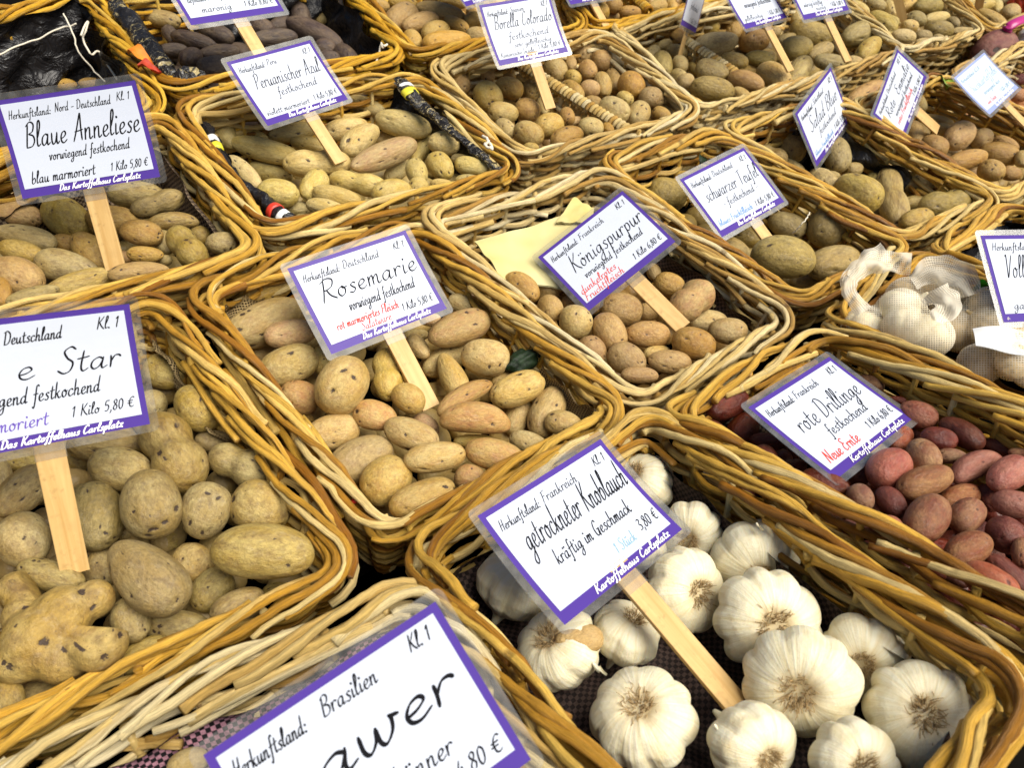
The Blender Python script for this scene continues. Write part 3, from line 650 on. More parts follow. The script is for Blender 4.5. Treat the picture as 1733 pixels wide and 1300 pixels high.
potatoes('last', (1333, 0), G4, "1310 135 79 47 20 0; 1240 80 61 39 15 0; 1490 145 126 59 30 0; 1632 88 66 61 0 0; 1420 40 96 46 -12 .1; 1530 45 61 43 75 .2; 1690 155 91 49 -25 0; 1470 212 76 46 -8 -.1; 1280 15 71 41 0 .3; 1620 20 80 45 10 .4", 'yellow_potato', ('skin_tan', 'skin_pale'))
potatoes('gold', (500, 0), G4, "780 135 136 106 -25 0; 920 160 141 69 -15 -.1; 1065 85 186 69 12 0; 1180 180 99 53 25 0; 1025 228 111 73 -20 -.1; 1110 305 181 91 -8 -.2; 858 295 79 69 60 0; 1345 262 101 69 10 0; 1320 150 86 63 0 0; 605 40 86 51 10 0; 790 25 111 51 5 .4; 1130 15 131 46 10 .4; 640 120 51 31 20 .6; 1290 90 41 36 0 .6", 'golden_potato', ('skin_gold',))
potatoes('rear', (560, 0), G3, "1262 45 59 43 30 0; 1340 25 41 36 0 0; 1415 55 53 29 5 0; 1310 75 56 26 0 .4; 1210 60 40 30 40 .5", 'potato', ('skin_brown',))
potatoes('rear', (1033, 0), G4, "345 45 76 49 -10 0; 450 40 56 41 60 0; 820 5 75 40 0 0 pinkish; 640 10 70 40 0 .3", 'potato', ('skin_brown', 'skin_gold'))
potatoes('bag', (0, 0), G4, "230 600 96 73 10 0; 350 610 61 53 40 0; 480 620 79 46 0 0; 665 610 81 41 0 0", 'golden_potato', ('skin_gold',))
potatoes('dark', (0, 0), G4, "1190 140 131 66 10 .2 grey_tan; 1260 265 86 56 55 0; 1420 295 161 66 15 -.1; 1590 245 126 71 20 .1; 1275 370 106 56 0 0; 1400 425 89 73 -30 -.1; 1610 385 151 59 -5 0; 1570 490 131 81 -10 -.1", 'purple_potato', ('skin_black',))
potatoes('dark', (0, 0), G3, "1420 80 76 51 75 -.1; 1490 155 141 53 25 0; 1300 180 116 43 -5 0; 1240 130 61 46 20 .5; 1540 228 53 46 10 0; 1560 280 51 43 10 0; 1640 265 66 46 40 0; 1330 110 61 41 -30 .4; 1220 200 41 31 30 .6; 1500 70 61 51 40 .2 grey_tan; 740 90 61 31 0 .5; 1430 190 60 32 10 .3; 1350 60 60 40 0 .4; 1620 320 60 30 0 .4", 'purple_potato', ('skin_black',))
# red ones
potatoes('red', (1150, 600), Z5, """240 250 116 76 -30 -.2; 165 395 86 63 30 0; 310 390 101 81 -60 .6; 445 440 91 46 5 .5; 428 520 69 63 50 0; 320 520 61 41 20 .5; 555 585 86 56 -20 .5; 400 580 51 37 20 0 pink; 730 650 121 73 15 0; 775 775 113 53 15 0 scab; 910 720 71 67 60 -.1 scab; 1055 578 116 101 -40 -.2 pink;
1063 745 89 67 50 0; 1225 515 96 81 60 .1 scab; 1235 640 136 81 -20 -.1 scab; 1245 825 133 101 -60 -.3 scab; 1410 720 96 63 -20 .2 scab; 1445 810 101 81 -45 0 scab; 1485 565 131 71 -25 -.1 pink bent; 1655 600 111 81 -35 -.1 pink; 1200 305 96 71 15 0 pink; 1420 398 116 66 30 0; 1305 428 86 63 10 0; 1370 515 73 41 5 .4 scab; 1610 470 86 46 15 .4;
1450 985 121 86 -30 -.2 scab; 1640 905 96 89 40 -.1; 1680 755 101 71 10 0 pink; 1560 1150 136 91 30 -.3 pink; 1042 900 96 86 -60 -.2 pink; 915 862 96 59 -15 .1 pink; 1155 1015 69 46 25 0 scab; 1250 1010 101 46 15 .4; 1360 1115 96 46 25 .5; 1300 1105 41 29 30 0 pink; 1650 1105 131 61 40 .1; 1710 1260 61 46 10 0 scab;
955 150 71 46 15 0 scab; 1100 230 41 21 10 0; 1105 425 76 61 -60 .3 pink; 900 610 56 49 20 .5; 1560 720 71 61 60 .7; 1725 1000 76 51 80 0 scab; 560 675 46 29 30 0; 620 690 51 41 0 .7; 1710 495 51 26 0 0 scab; 1200 420 61 51 0 1.2; 1290 960 61 41 0 1.2; 1150 640 50 40 0 1.3; 970 830 50 40 0 1.2; 1500 880 60 50 0 1.2; 1560 1020 70 50 0 1.2""", 'red_potato', ('skin_red',))
# something large and tan under the lower left sign
potatoes('cass', (0, 0), 1, "318 1292 34 24 -20 -.5; 470 1190 50 26 -32 .6; 380 1262 46 26 -30 .3", 'cassava', ('skin_pale',))

# let overlapping potatoes part company: the lower one sinks along its sight line
def support(P, d):
    ct = d @ P['t']; return sqrt((ct * P['L']) ** 2 + (1 - ct * ct) * P['w'] ** 2)
for bk in BASK:
    L = [p for p in POT if p['b'] == bk]
    L.sort(key=lambda p: (p['lay'] * 140 / (1 if bk in ('star', 'rose', 'red') else 2) - p['py']))
    for p in L: p['z0'] = np.linalg.norm(p['c'] - CAM); p['push'] = 0.
    for it in range(60):
        moved = False
        for j in range(1, len(L)):
            for i in range(j):
                a, b = L[i], L[j]
                v = b['c'] - a['c']; d = np.linalg.norm(v)
                if d > .16: continue
                v = v / (d + 1e-9); ov = .90 * (support(a, v) + support(b, v)) - d
                if ov > .0006 and b['push'] < .05:
                    r = unit(b['c'] - CAM); s = min(ov * .5 + .0008, .004)
                    b['c'] = b['c'] + r * s; b['push'] += s; moved = True
        if not moved: break
    for p in L:
        k = np.linalg.norm(p['c'] - CAM) / p['z0']; p['L'] *= k; p['w'] *= k
def basis(p):
    t = p['t']; v = unit(p['c'] - CAM); y = unit(np.cross(v, t)); z = np.cross(t, y)
    if p['roll'] is not None:
        c, s = cos(p['roll']), sin(p['roll']); y, z = y * c + z * s, z * c - y * s
    m = np.eye(4); m[:3, 0] = t * p['L']; m[:3, 1] = y * p['w']; m[:3, 2] = z * p['w']; m[:3, 3] = p['c']
    return m
TINT = dict(skin_grey_tan='greyish tan', skin_tan='tan', skin_pinkish='pinkish tan', skin_brown='light brown', skin_olive='olive brown', skin_pale='pale yellow',
            skin_gold='golden', skin_red='dark red', skin_pink='pink', skin_scab='reddish tan', skin_black='dark purple', skin_orange='orange', skin_purple_red='purplish red')
SPECIAL = {('star', 1): None}
CNT = {}
ZONES = {}
for p in POT:
    B = BASK[p['b']]; q = B['q']; c = p['c']
    x = unit(q[2] - q[3]); yv = unit((q[0] + q[1]) / 2 - (q[2] + q[3]) / 2)
    v = np.clip((c - (q[2] + q[3]) / 2) @ yv / np.linalg.norm((q[0] + q[1]) / 2 - (q[2] + q[3]) / 2), 0, .999)
    l = q[3] + (q[0] - q[3]) * v; r = q[2] + (q[1] - q[2]) * v
    u = np.clip((c - l) @ unit(r - l) / np.linalg.norm(r - l), 0, .999)
    p['zone'] = (int(v * 3), int(u * 3)); ZONES.setdefault((p['b'], p['zone']), []).append(p)
ZN = {(0, 0): 'front left corner', (0, 1): 'front middle', (0, 2): 'front right corner', (1, 0): 'left side', (1, 1): 'centre', (1, 2): 'right side', (2, 0): 'rear left corner', (2, 1): 'rear middle', (2, 2): 'rear right corner'}
ORD = ['', 'second ', 'third ', 'fourth ', 'fifth ', 'sixth ', 'seventh ', 'eighth ', 'ninth ', 'tenth ', 'eleventh ', 'twelfth ', 'thirteenth ', 'fourteenth ']
for (bk, z), L in ZONES.items():
    L.sort(key=lambda p: p['px'])
    for i, p in enumerate(L):
        sh = 'long' if p['el'] > 1.65 else ('round' if p['el'] < 1.18 else 'oval')
        if p['kind'] == 'nut': sh = 'waisted'
        if p['kind'] == 'knob': sh = 'knobbly'
        if p['kind'] == 'bent': sh = 'curved'
        word = {'cassava': 'root'}.get(p['name'], 'potato')
        n = len(L)
        if n == 1: o = 'alone'
        elif i == 0: o = 'leftmost'
        elif i == n - 1: o = 'rightmost'
        else: o = ORD[i] + 'from left'
        where = 'alone in the ' + ZN[z] + ' of ' + NICE[bk] if o == 'alone' else o + ' in the ' + ZN[z] + ' of ' + NICE[bk]
        p['label'] = f"{sh} {TINT[p['mat']]} {word}, {where}"
NAMES = {}
GROUPN = dict(star='large grey tan potatoes', rose='long tan potatoes', king='round brown potatoes', teufel='large olive potatoes')
PIDX = 0
for p in POT:
    k = (p['mat'], p['kind']); CNT[k] = CNT.get(k, 0) + 1
    me = proto(p['kind'], CNT[k] % (7 if p['kind'] == 'oval' else 4), p['mat'], p['name'])
    o = bpy.data.objects.new(p['name'], me); COL.objects.link(o); o.matrix_world = Matrix(basis(p).tolist())
    tag(o, p['label'], p['name'].replace('_', ' '), 'potatoes heaped in the ' + NICE[p['b']] if p['name'] != 'cassava' else 'roots in the ' + NICE[p['b']])
# the great knobbly one in the front left basket: five swellings grown together
def knobbly():
    B = BASK['star']; d, f = ICO[5]
    lobes = [(215, 700, 190, 190, 0), (105, 432, 108, 100, .0), (490, 478, 100, 100, -.1), (520, 715, 142, 138, -.9), (100, 800, 120, 110, .1), (330, 560, 150, 150, -.2), (330, 790, 140, 130, .0), (130, 570, 110, 110, .1)]
    C, Rr = [], []
    for X, Y, a, b, lay in lobes:
        c = on_plane(X / Z7, 860 + Y / Z7, B['fn'], B['fp'] + B['fn'] * (.012 - .016 * lay)); dp = (M.T @ (c - CAM))[2]
        C.append(c); Rr.append((a + b) / 2 / Z7 * dp / FPX)
    C = np.array(C); Rr = np.array(Rr); ctr = C[0] * .5 + C[5] * .5
    t = np.zeros(len(d))
    lo, hi = np.zeros(len(d)), np.full(len(d), .12)                       # march out to the blended skin
    def field(p): return np.exp(-(np.linalg.norm(p[:, None] - C[None], axis=2) / Rr) ** 2 * 6.5).sum(1)
    iso = math.exp(-6.5)
    for _ in range(26):
        mid = (lo + hi) / 2; ins = field(ctr + d * mid[:, None]) > iso
        lo = np.where(ins, mid, lo); hi = np.where(ins, hi, mid)
    v = d * lo[:, None]
    g = np.random.default_rng(5); ey = np.zeros(len(d))
    for px_, py_ in ((50, 832), (430, 440), (505, 515), (415, 725), (625, 660), (550, 790), (85, 440), (335, 750), (20, 825), (230, 700)):
        e = on_plane(px_ / Z7, 860 + py_ / Z7, B['fn'], B['fp'] + B['fn'] * .03); dd = unit(e - ctr); best = np.argmax(((v) @ (dir_world((0, 0, -1)))) * 0 - np.linalg.norm(np.array([pix(q)[0] for q in (ctr + v[::1])]) - (px_ / Z7, 860 + py_ / Z7), axis=1) - ((v @ unit(ctr - CAM)) > 0) * 1e3)
        ey = np.maximum(ey, np.exp(-(np.linalg.norm(v - v[best], axis=1) / g.uniform(.0022, .0036)) ** 2))
    nz = sum(g.uniform(-.008, .008) * np.sin((d @ g.normal(size=3)) * g.uniform(4, 11) + g.uniform(0, 6)) for _ in range(12)); v = v * (1 + nz - .05 * ey)[:, None]
    o = link_mesh('knobbly_potato', v / .045, f, MAT['skin_grey_tan'], attrs={'eye': ('FLOAT', ey)}); o.location = ctr; o.scale = (.045,) * 3
    tag(o, 'huge knobbly greyish tan potato with several swellings in the front left basket', 'potato', 'potatoes heaped in the ' + NICE['star'])
knobbly()
# what shows of the deeper layers between them
def deep():
    mats = ['skin_grey_tan', 'skin_tan', 'skin_brown', 'skin_olive', 'skin_pale', 'skin_gold', 'skin_red', 'skin_black', 'skin_orange']
    mp = dict(star=0, rose=1, king=2, teufel=3, salad=3, emma=1, sweet=8, anna=3, azul=4, bore=2, north=0, tiny=1, last=1, bag=5, dark=7, gold=5, rear=2, red=6)
    V, F, MI, n = [], [], [], 0; d, f = ICO[3]; protos = [shape('oval', 900 + i)[0] for i in range(4)]
    protos = []
    for i in range(5):
        r = np.random.default_rng(50 + i); h = np.zeros(len(d))
        for _ in range(6): h += r.uniform(-.08, .08) * np.exp((d @ unit(r.normal(size=3)) - 1) / .25)
        protos.append(d * (1 + h)[:, None])
    for bk, mi in mp.items():
        B = BASK[bk]; q = B['q']; L = [p for p in POT if p['b'] == bk]
        if not L: continue
        aw = float(np.median([p['w'] for p in L])); al = float(np.median([p['L'] for p in L]))
        nu = int(np.linalg.norm(q[2] - q[3]) * .86 / (aw * 2.1)); nv = int(np.linalg.norm(q[0] - q[3]) * .86 / (aw * 2.1))
        dn = -max(.050, aw * 2.3)
        for i in range(nu):
            for j in range(nv):
                u = .09 + .82 * (i + .5) / nu + random.uniform(-.02, .02); v = .09 + .82 * (j + .5) / nv + random.uniform(-.02, .02)
                c = (q[3] * (1 - u) + q[2] * u) * (1 - v) + (q[0] * (1 - u) + q[1] * u) * v
                c = c - B['fn'] * ((c - B['fp']) @ B['fn'] / (B['fn'] @ B['n']) * 0) ; c = c - B['n'] * (((c - B['fp']) @ B['fn']) / (B['n'] @ B['fn'])) + B['fn'] * (dn - random.uniform(0, .008))
                px_, dz = pix(c)
                if px_[0] < -80 or px_[0] > W0 + 80 or px_[1] < -80 or px_[1] > H0 + 80: continue
                ax = random.random() * pi; x = np.array((cos(ax), sin(ax), 0)); x = unit(x - B['fn'] * (x @ B['fn'])); y = np.cross(B['fn'], x)
                m = np.array([x * al * .8, y * aw, B['fn'] * aw * .95]); V.append(protos[(i * 3 + j) % 5] @ m + c); F += [tuple(k + n for k in t) for t in f]; MI += [mi] * len(f); n += len(d)
    o = link_mesh('deeper_potatoes', np.concatenate(V), F, [MAT[m] for m in mats]); o.data.polygons.foreach_set('material_index', MI)
    o['kind'] = 'stuff'; tag(o, 'lower layers of potatoes glimpsed between the top ones in the baskets', 'potatoes')
deep()

# ------------------------------------------------------------------ handwriting: pen strokes per letter (baseline 0, small letters 4 high, tall ones 9)
GL = {
'a': (4.6, "3.5 3.3 2.4 4 0.9 3 0.5 1.2 1.3 0.1 2.6 0.9 3.5 3|3.6 3.9 3.2 1 3.6 0.1 4.7 0.8"), 'b': (4.1, "1.2 9 0.7 4 0.6 0.6 1.8 0 3.2 1 3.4 3 2.3 4 0.8 2.4"),
'c': (3.6, "3.2 3.3 2.4 4 1 3.2 0.5 1.4 1.3 0.1 2.6 0.3 3.7 1.2"), 'd': (4.7, "3.4 3.3 2.3 4 0.9 3 0.5 1.2 1.3 0.1 2.5 0.8 3.4 2.6|4.2 9 3.5 4 3.3 1 3.7 0.1 4.7 0.8"),
'e': (3.6, "0.6 1.6 2 2 3 3 2.5 4 1.3 3.6 0.6 2 1 0.4 2.2 0 3.7 1"), 'f': (3.1, "3.7 8.2 3 9 2.2 8 1.8 4 1.3 -1 0.7 -3.4 -0.1 -2.6|0.3 4 2 4.1 3.3 4.3"),
'g': (4.4, "3.5 3.4 2.3 4 0.9 3 0.6 1.4 1.4 0.4 2.6 1.2 3.5 3.4|3.6 4 3.3 0 2.7 -3 1.5 -4 0.4 -3 1.4 -1.5 4.5 0.7"), 'h': (4.4, "1.2 9 0.8 4 0.5 0|0.6 2 1.8 3.8 2.8 3.8 3 2.4 2.8 0.6 3.4 0 4.5 0.8"),
'i': (2.0, "0.9 4 0.7 1.2 1 0.1 2.1 0.8|1.2 6.1 1.4 6.3"), 'k': (4.1, "1.2 9 0.8 4 0.5 0|3.2 4 1.8 2.8 0.7 2|1.6 2.5 2.4 0.6 3.2 0 4.2 0.7"),
'l': (2.2, "0.8 3 2.2 7 2 9 1.2 8.4 0.7 4 0.6 1 1.2 0.1 2.3 0.8"), 'm': (5.5, "0.7 4 0.6 0|0.6 2 1.6 3.8 2.3 3.7 2.3 0|2.3 2 3.4 3.8 4.2 3.6 4.1 0.8 4.6 0 5.6 0.8"),
'n': (4.4, "0.7 4 0.6 0|0.6 2 1.8 3.8 2.8 3.8 2.9 2 2.9 0.5 3.5 0 4.5 0.8"), 'o': (4.0, "2 4 0.8 3 0.6 1.2 1.6 0 2.9 0.8 3.2 2.6 2.2 4 2.5 3.1 4.1 3.4"),
'p': (3.9, "0.9 4 0.7 0 0.3 -4|0.7 2.4 1.8 3.9 3 3.6 3.2 1.6 2.2 0.1 0.8 0.8"), 'r': (3.2, "0.6 4 0.7 2 0.6 0|0.7 2 1.6 3.8 2.6 4 3.2 3.4"),
's': (3.2, "3 3.5 2.2 4 1.2 3.3 1.8 2.3 2.6 1.3 1.8 0 0.4 0.4"), 't': (2.9, "1.7 7 1.2 3 1.2 0.8 1.8 0 3 0.8|0.1 4.4 1.8 4.6 3.1 4.9"),
'u': (4.4, "0.6 4 0.6 1.2 1.3 0 2.4 0.8 3.2 3.2|3.3 4 3.1 1 3.6 0 4.5 0.8"), 'v': (3.9, "0.2 3.6 1 4 1.4 1.4 1.7 0 2.6 1.6 3 3.8 2.7 4.2 4 3.6"),
'w': (5.4, "0.4 4 0.6 1 1.3 0 2.2 1.4 2.5 3.6|2.5 3.6 2.7 0.8 3.4 0 4.4 1.6 4.6 3.8 4.3 4.1 5.5 3.7"), 'z': (3.6, "0.5 3.6 2 4 3.2 3.8 1.4 1.6 0.4 0.1 2 0.5 3.5 0"),
'y': (4.0, "0.6 4 0.7 1.6 1.5 0.6 2.6 1.4 3.3 3.8|3.4 4 3 -1 2 -3.6 0.6 -3.4"), 'x': (3.6, "0.6 4 2 2 3.4 0|3.4 4 2 2 0.4 0"), 'j': (2, "1 4 0.9 0 0.2 -3.4|1.2 6.1 1.4 6.3"), 'q': (4, "3.4 3.3 2.3 4 0.9 3 0.5 1.2 1.3 0.1 3 2|3.4 4 3.2 0 3.4 -4"),
'A': (5.2, "0.1 -0.2 1.6 3.6 3.4 8.8 3.8 9 4 4 4.4 0|0.8 3.2 3 3.4 4.9 3.7"), 'B': (5.1, "1.5 8.4 1 4 0.6 0|0.5 7.6 2.6 9 4.4 8 3.8 5.6 2 4.8 4 4 4.6 2.2 3.4 0.4 0.6 0"),
'C': (4.7, "4.4 7.6 3.6 9 1.8 7.6 0.6 4 1 0.8 2.6 0 4.4 1.6"), 'D': (5.6, "1.7 8.6 1.2 4 0.8 0|0.3 8 2.8 9 5 7 5 3.4 3.4 0.6 0.4 0"),
'E': (4.6, "4.4 8.4 2.8 9 1.4 7.6 2.6 5 1.2 4 0.6 2 1.6 0 4.2 0.8|1.6 4.9 3.5 5"), 'F': (4.7, "1.9 8.4 1.4 4 0.7 -0.2|0.5 8 2.6 8.6 5.1 9|1.2 4.6 3.9 4.9"),
'G': (5.2, "4.4 7.6 3.4 9 1.6 7.4 0.6 4 1.2 0.6 3 0.2 4.2 3.6|2.6 3.6 5.1 3.8|4.4 3.4 4 -0.6"), 'H': (5.4, "1.5 9 1 4 0.6 0|4.8 9 4.2 4 4 0|0.3 4.2 2.6 4.6 5.1 4.8"),
'I': (2.8, "1.7 9 1.2 4 0.8 0|0.5 8.8 2.7 9|-0.1 0 1.9 0.2"), 'K': (5.4, "1.7 9 1.2 4 0.7 -0.2|5.1 9 3 6 1.4 4.4|2 5 3.4 2 5.3 -0.2"),
'L': (4.7, "2 9 1.4 4 0.8 0.4 2.6 0.2 4.7 0.8"), 'N': (5.7, "0.5 -0.2 1.2 4.4 1.8 8.8|1.8 8.8 3 4 4.4 0.2|4.4 0.2 4.8 4.6 5.5 9.2"), 'P': (4.7, "1.7 8.6 1.2 4 0.5 -0.2|0.5 7.8 2.6 9 4.6 8 4.2 5.4 2.4 4.2 1.2 4.4"),
'R': (5.4, "1.7 8.6 1.2 4 0.3 -0.4|0.3 7.6 2.8 9 5 8 4.4 5.4 2.4 4.4 1.2 4.4|2.2 4.4 3.4 1.8 5.5 -0.1"), 'S': (4.5, "4.4 8 3.2 9 1.6 7.6 2.4 5.2 3.8 3.4 3.2 0.8 1.6 0 0.1 1.2"),
'T': (4.9, "2.9 8.6 2.4 4 2 0|0.3 8 2.6 8.7 5.3 9.1"), 'U': (5.2, "1.1 9 0.6 3 1.8 0 3.6 1.6 4.4 9|4.4 9 4.2 2 5.1 0"), 'V': (4.9, "0.5 8.6 1.2 9 1.8 3 2.2 0 3.6 4.6 4.9 9"), 'Z': (5, "0.8 8.2 2.6 9 4.8 8.6 2.4 4 0.6 0.2 2.6 0.6 4.9 0"),
'0': (4.0, "2 8 0.8 6.4 0.6 2.2 1.8 0 3.2 1.8 3.4 6 2 8"), '1': (2.7, "0.5 6.2 1.9 8 1.5 4 1.2 0"), '3': (4, "0.8 7.2 2.2 8 3.4 6.6 1.8 4.4 3.4 3 3 0.6 0.5 0.4"), '4': (4, "2.2 8 0.6 3 3.7 3.2|2.8 5 2.4 0"),
'5': (4.1, "3.9 8 1.4 7.8 1 4.6 2.4 4.8 3.4 3 2.4 0.4 0.5 0.3"), '6': (3.9, "3.2 8 1.2 5.6 0.6 2 1.8 0 3.2 1.4 2.8 3.6 1 3"), '8': (4.1, "3.4 7 2.2 8 1 6.6 2 4.6 3.4 2.6 2.4 0.1 0.8 1 1.2 3.2 2.8 5 3.4 7"),
'€': (5.1, "4.7 7.2 3.4 8 1.8 6.6 1.2 4 1.8 1 3.4 0.2 4.7 1|0.1 4.9 3.7 5.2|-0.1 3.2 3.3 3.4"), ',': (1.6, "0.9 0.6 0.8 -0.6 0.1 -1.8"), '.': (1.6, "0.5 0.1 0.9 0.4"), ':': (1.8, "0.7 0.2 1.1 0.5|1 3.3 1.3 3.6"), '-': (4, "0.5 2.6 3.5 2.8"), ' ': (2.8, "")}
for u_, b_ in (('ä', 'a'), ('ö', 'o'), ('ü', 'u')): GL[u_] = (GL[b_][0], GL[b_][1] + "|1.3 6 1.5 6.2|2.7 6.2 2.9 6.4")
def catmull(p, k=5):
    p = np.asarray(p, float)
    if len(p) == 2: return np.array([p[0] + (p[1] - p[0]) * t for t in np.linspace(0, 1, 4)])
    q = np.r_[[2 * p[0] - p[1]], p, [2 * p[-1] - p[-2]]]; out = []
    for i in range(1, len(q) - 2):
        for t in np.arange(k) / k:
            a, b, c, d = q[i - 1:i + 3]
            out.append(.5 * (2 * b + (c - a) * t + (2 * a - 5 * b + 4 * c - d) * t * t + (3 * b - a - 3 * c + d) * t ** 3))
    out.append(p[-1]); return np.array(out)
def lettering(text, x0, x1, y, hgt, wgt, surf, parent, mat, slant=.22, z=.0006):
    """text in ink strokes on a card: from x0 to x1, baseline y, tall letters hgt high (card millimetres)"""
    wgt *= 1.18 if wgt < 1.3 else .95; x = 0; st = []
    for ch in text:
        adv, s = GL[ch]
        for part in s.split('|'):
            w = [float(k) for k in part.split()]
            if w: c = catmull(np.array(w).reshape(-1, 2)); c[:, 0] += x; st.append(c)
        x += adv + .35
    sy = hgt / 9; sx = (x1 - x0) / x
    V, F, n = [], [], 0
    for i, c in enumerate(st):
        c = np.c_[x0 + c[:, 0] * sx + c[:, 1] * sy * slant, y + c[:, 1] * sy]
        if np.linalg.norm(c[-1] - c[0]) < hgt * .09 and len(c) <= 4:                   # a dot
            a_ = np.linspace(0, 2 * pi, 9)[:-1]; P = c.mean(0) + np.c_[np.cos(a_), np.sin(a_) * 1.15] * wgt * .62
            V.append(surf(P, z + i * 3e-6)); F.append(tuple(range(n, n + 8))); n += 8; continue
        t = np.gradient(c, axis=0); t /= np.linalg.norm(t, axis=1)[:, None] + 1e-9
        ang = np.arctan2(t[:, 1], t[:, 0]); w = wgt * (.42 + .58 * np.abs(np.sin(ang - radians(28)))) * .5
        if len(c) > 6: w = w * np.clip(np.minimum(np.arange(len(c)) + 1.2, len(c) + .2 - np.arange(len(c))) / 2.2, .5, 1)
        nm = np.c_[-t[:, 1], t[:, 0]]; c[0] -= t[0] * wgt * .2; c[-1] += t[-1] * wgt * .2
        P = np.r_[c + nm * w[:, None], c - nm * w[:, None]]; k = len(c)
        V.append(surf(P, z + i * 3e-6)); F += [(n + j + k, n + j + k + 1, n + j + 1, n + j) for j in range(k - 1)]; n += 2 * k
    return link_mesh('lettering', np.concatenate(V), F, MAT[mat], parent, False)

POSES = {
 'anneliese':([0.1986, -0.1382, -0.1873],[-0.4583, -0.2588, 0.8151]), 'azul':([-0.1006, -0.6427, -0.5787],[-0.3165, -0.4295, 1.0936]),
 'borella':([0.0421, -0.4729, -0.3645],[0.0203, -0.593, 1.2868]), 'saladblue':([0.2986, -0.6254, -0.7311],[0.5191, -0.4457, 1.281]),
 'emmalie':([0.3645, -0.3411, -1.1469],[0.7715, -0.5746, 1.5285]), 'suess':([-0.2491, -0.4227, -0.6769],[0.9527, -0.6048, 1.5459]),
 'teufel':([-0.2496, -0.4354, -0.5564],[0.3146, -0.2749, 1.0935]), 'koenig':([-0.3513, 0.015, -0.6865],[0.1189, -0.1708, 0.9728]),
 'rosemarie':([-0.1956, -0.4965, -0.4602],[-0.1513, -0.1003, 0.819]), 'garlic':([-0.5384, -0.535, -0.5772],[0.0555, 0.1097, 0.6001]),
 'drillinge':([-0.7013, -0.4247, -0.5856],[0.3071, 0.0284, 0.7383]), 'star':([0.2441, -0.5972, -0.1195],[-0.3597, -0.0028, 0.5839]),
 'brasil':([-0.2205, -0.2012, -0.5555],[-0.0757, 0.2008, 0.4136]), 'voll':([-0.2343, -0.2441, -0.0891],[0.5863, -0.1182, 0.8475]),
 'tief':([-0.1242, -0.667, -0.5318],[-0.3911, -0.5355, 1.0306]), 'sixth':([-0.1195, -0.6173, -0.5042],[0.4154, -0.668, 1.33]),
 'seventh':([-0.1178, -0.5265, -0.4358],[0.5439, -0.7083, 1.3799]), 'fifth':([0.4725, -1.1656, -0.0593],[0.3582, -0.7472, 1.5001]),
 'topq':([-0.1413, -0.9798, -0.7453],[-0.0911, -0.7647, 1.4524]), 'topr':([-0.1266, -0.6444, -0.5066],[0.1394, -0.8179, 1.5497]),
 'leftedge':([0.1287, -0.1453, -0.0522],[-0.8867, -0.5337, 1.2306])}
MM = .001
def rod_matrix(v): return np.array(Matrix.Rotation(np.linalg.norm(v), 3, Vector(v).normalized()))
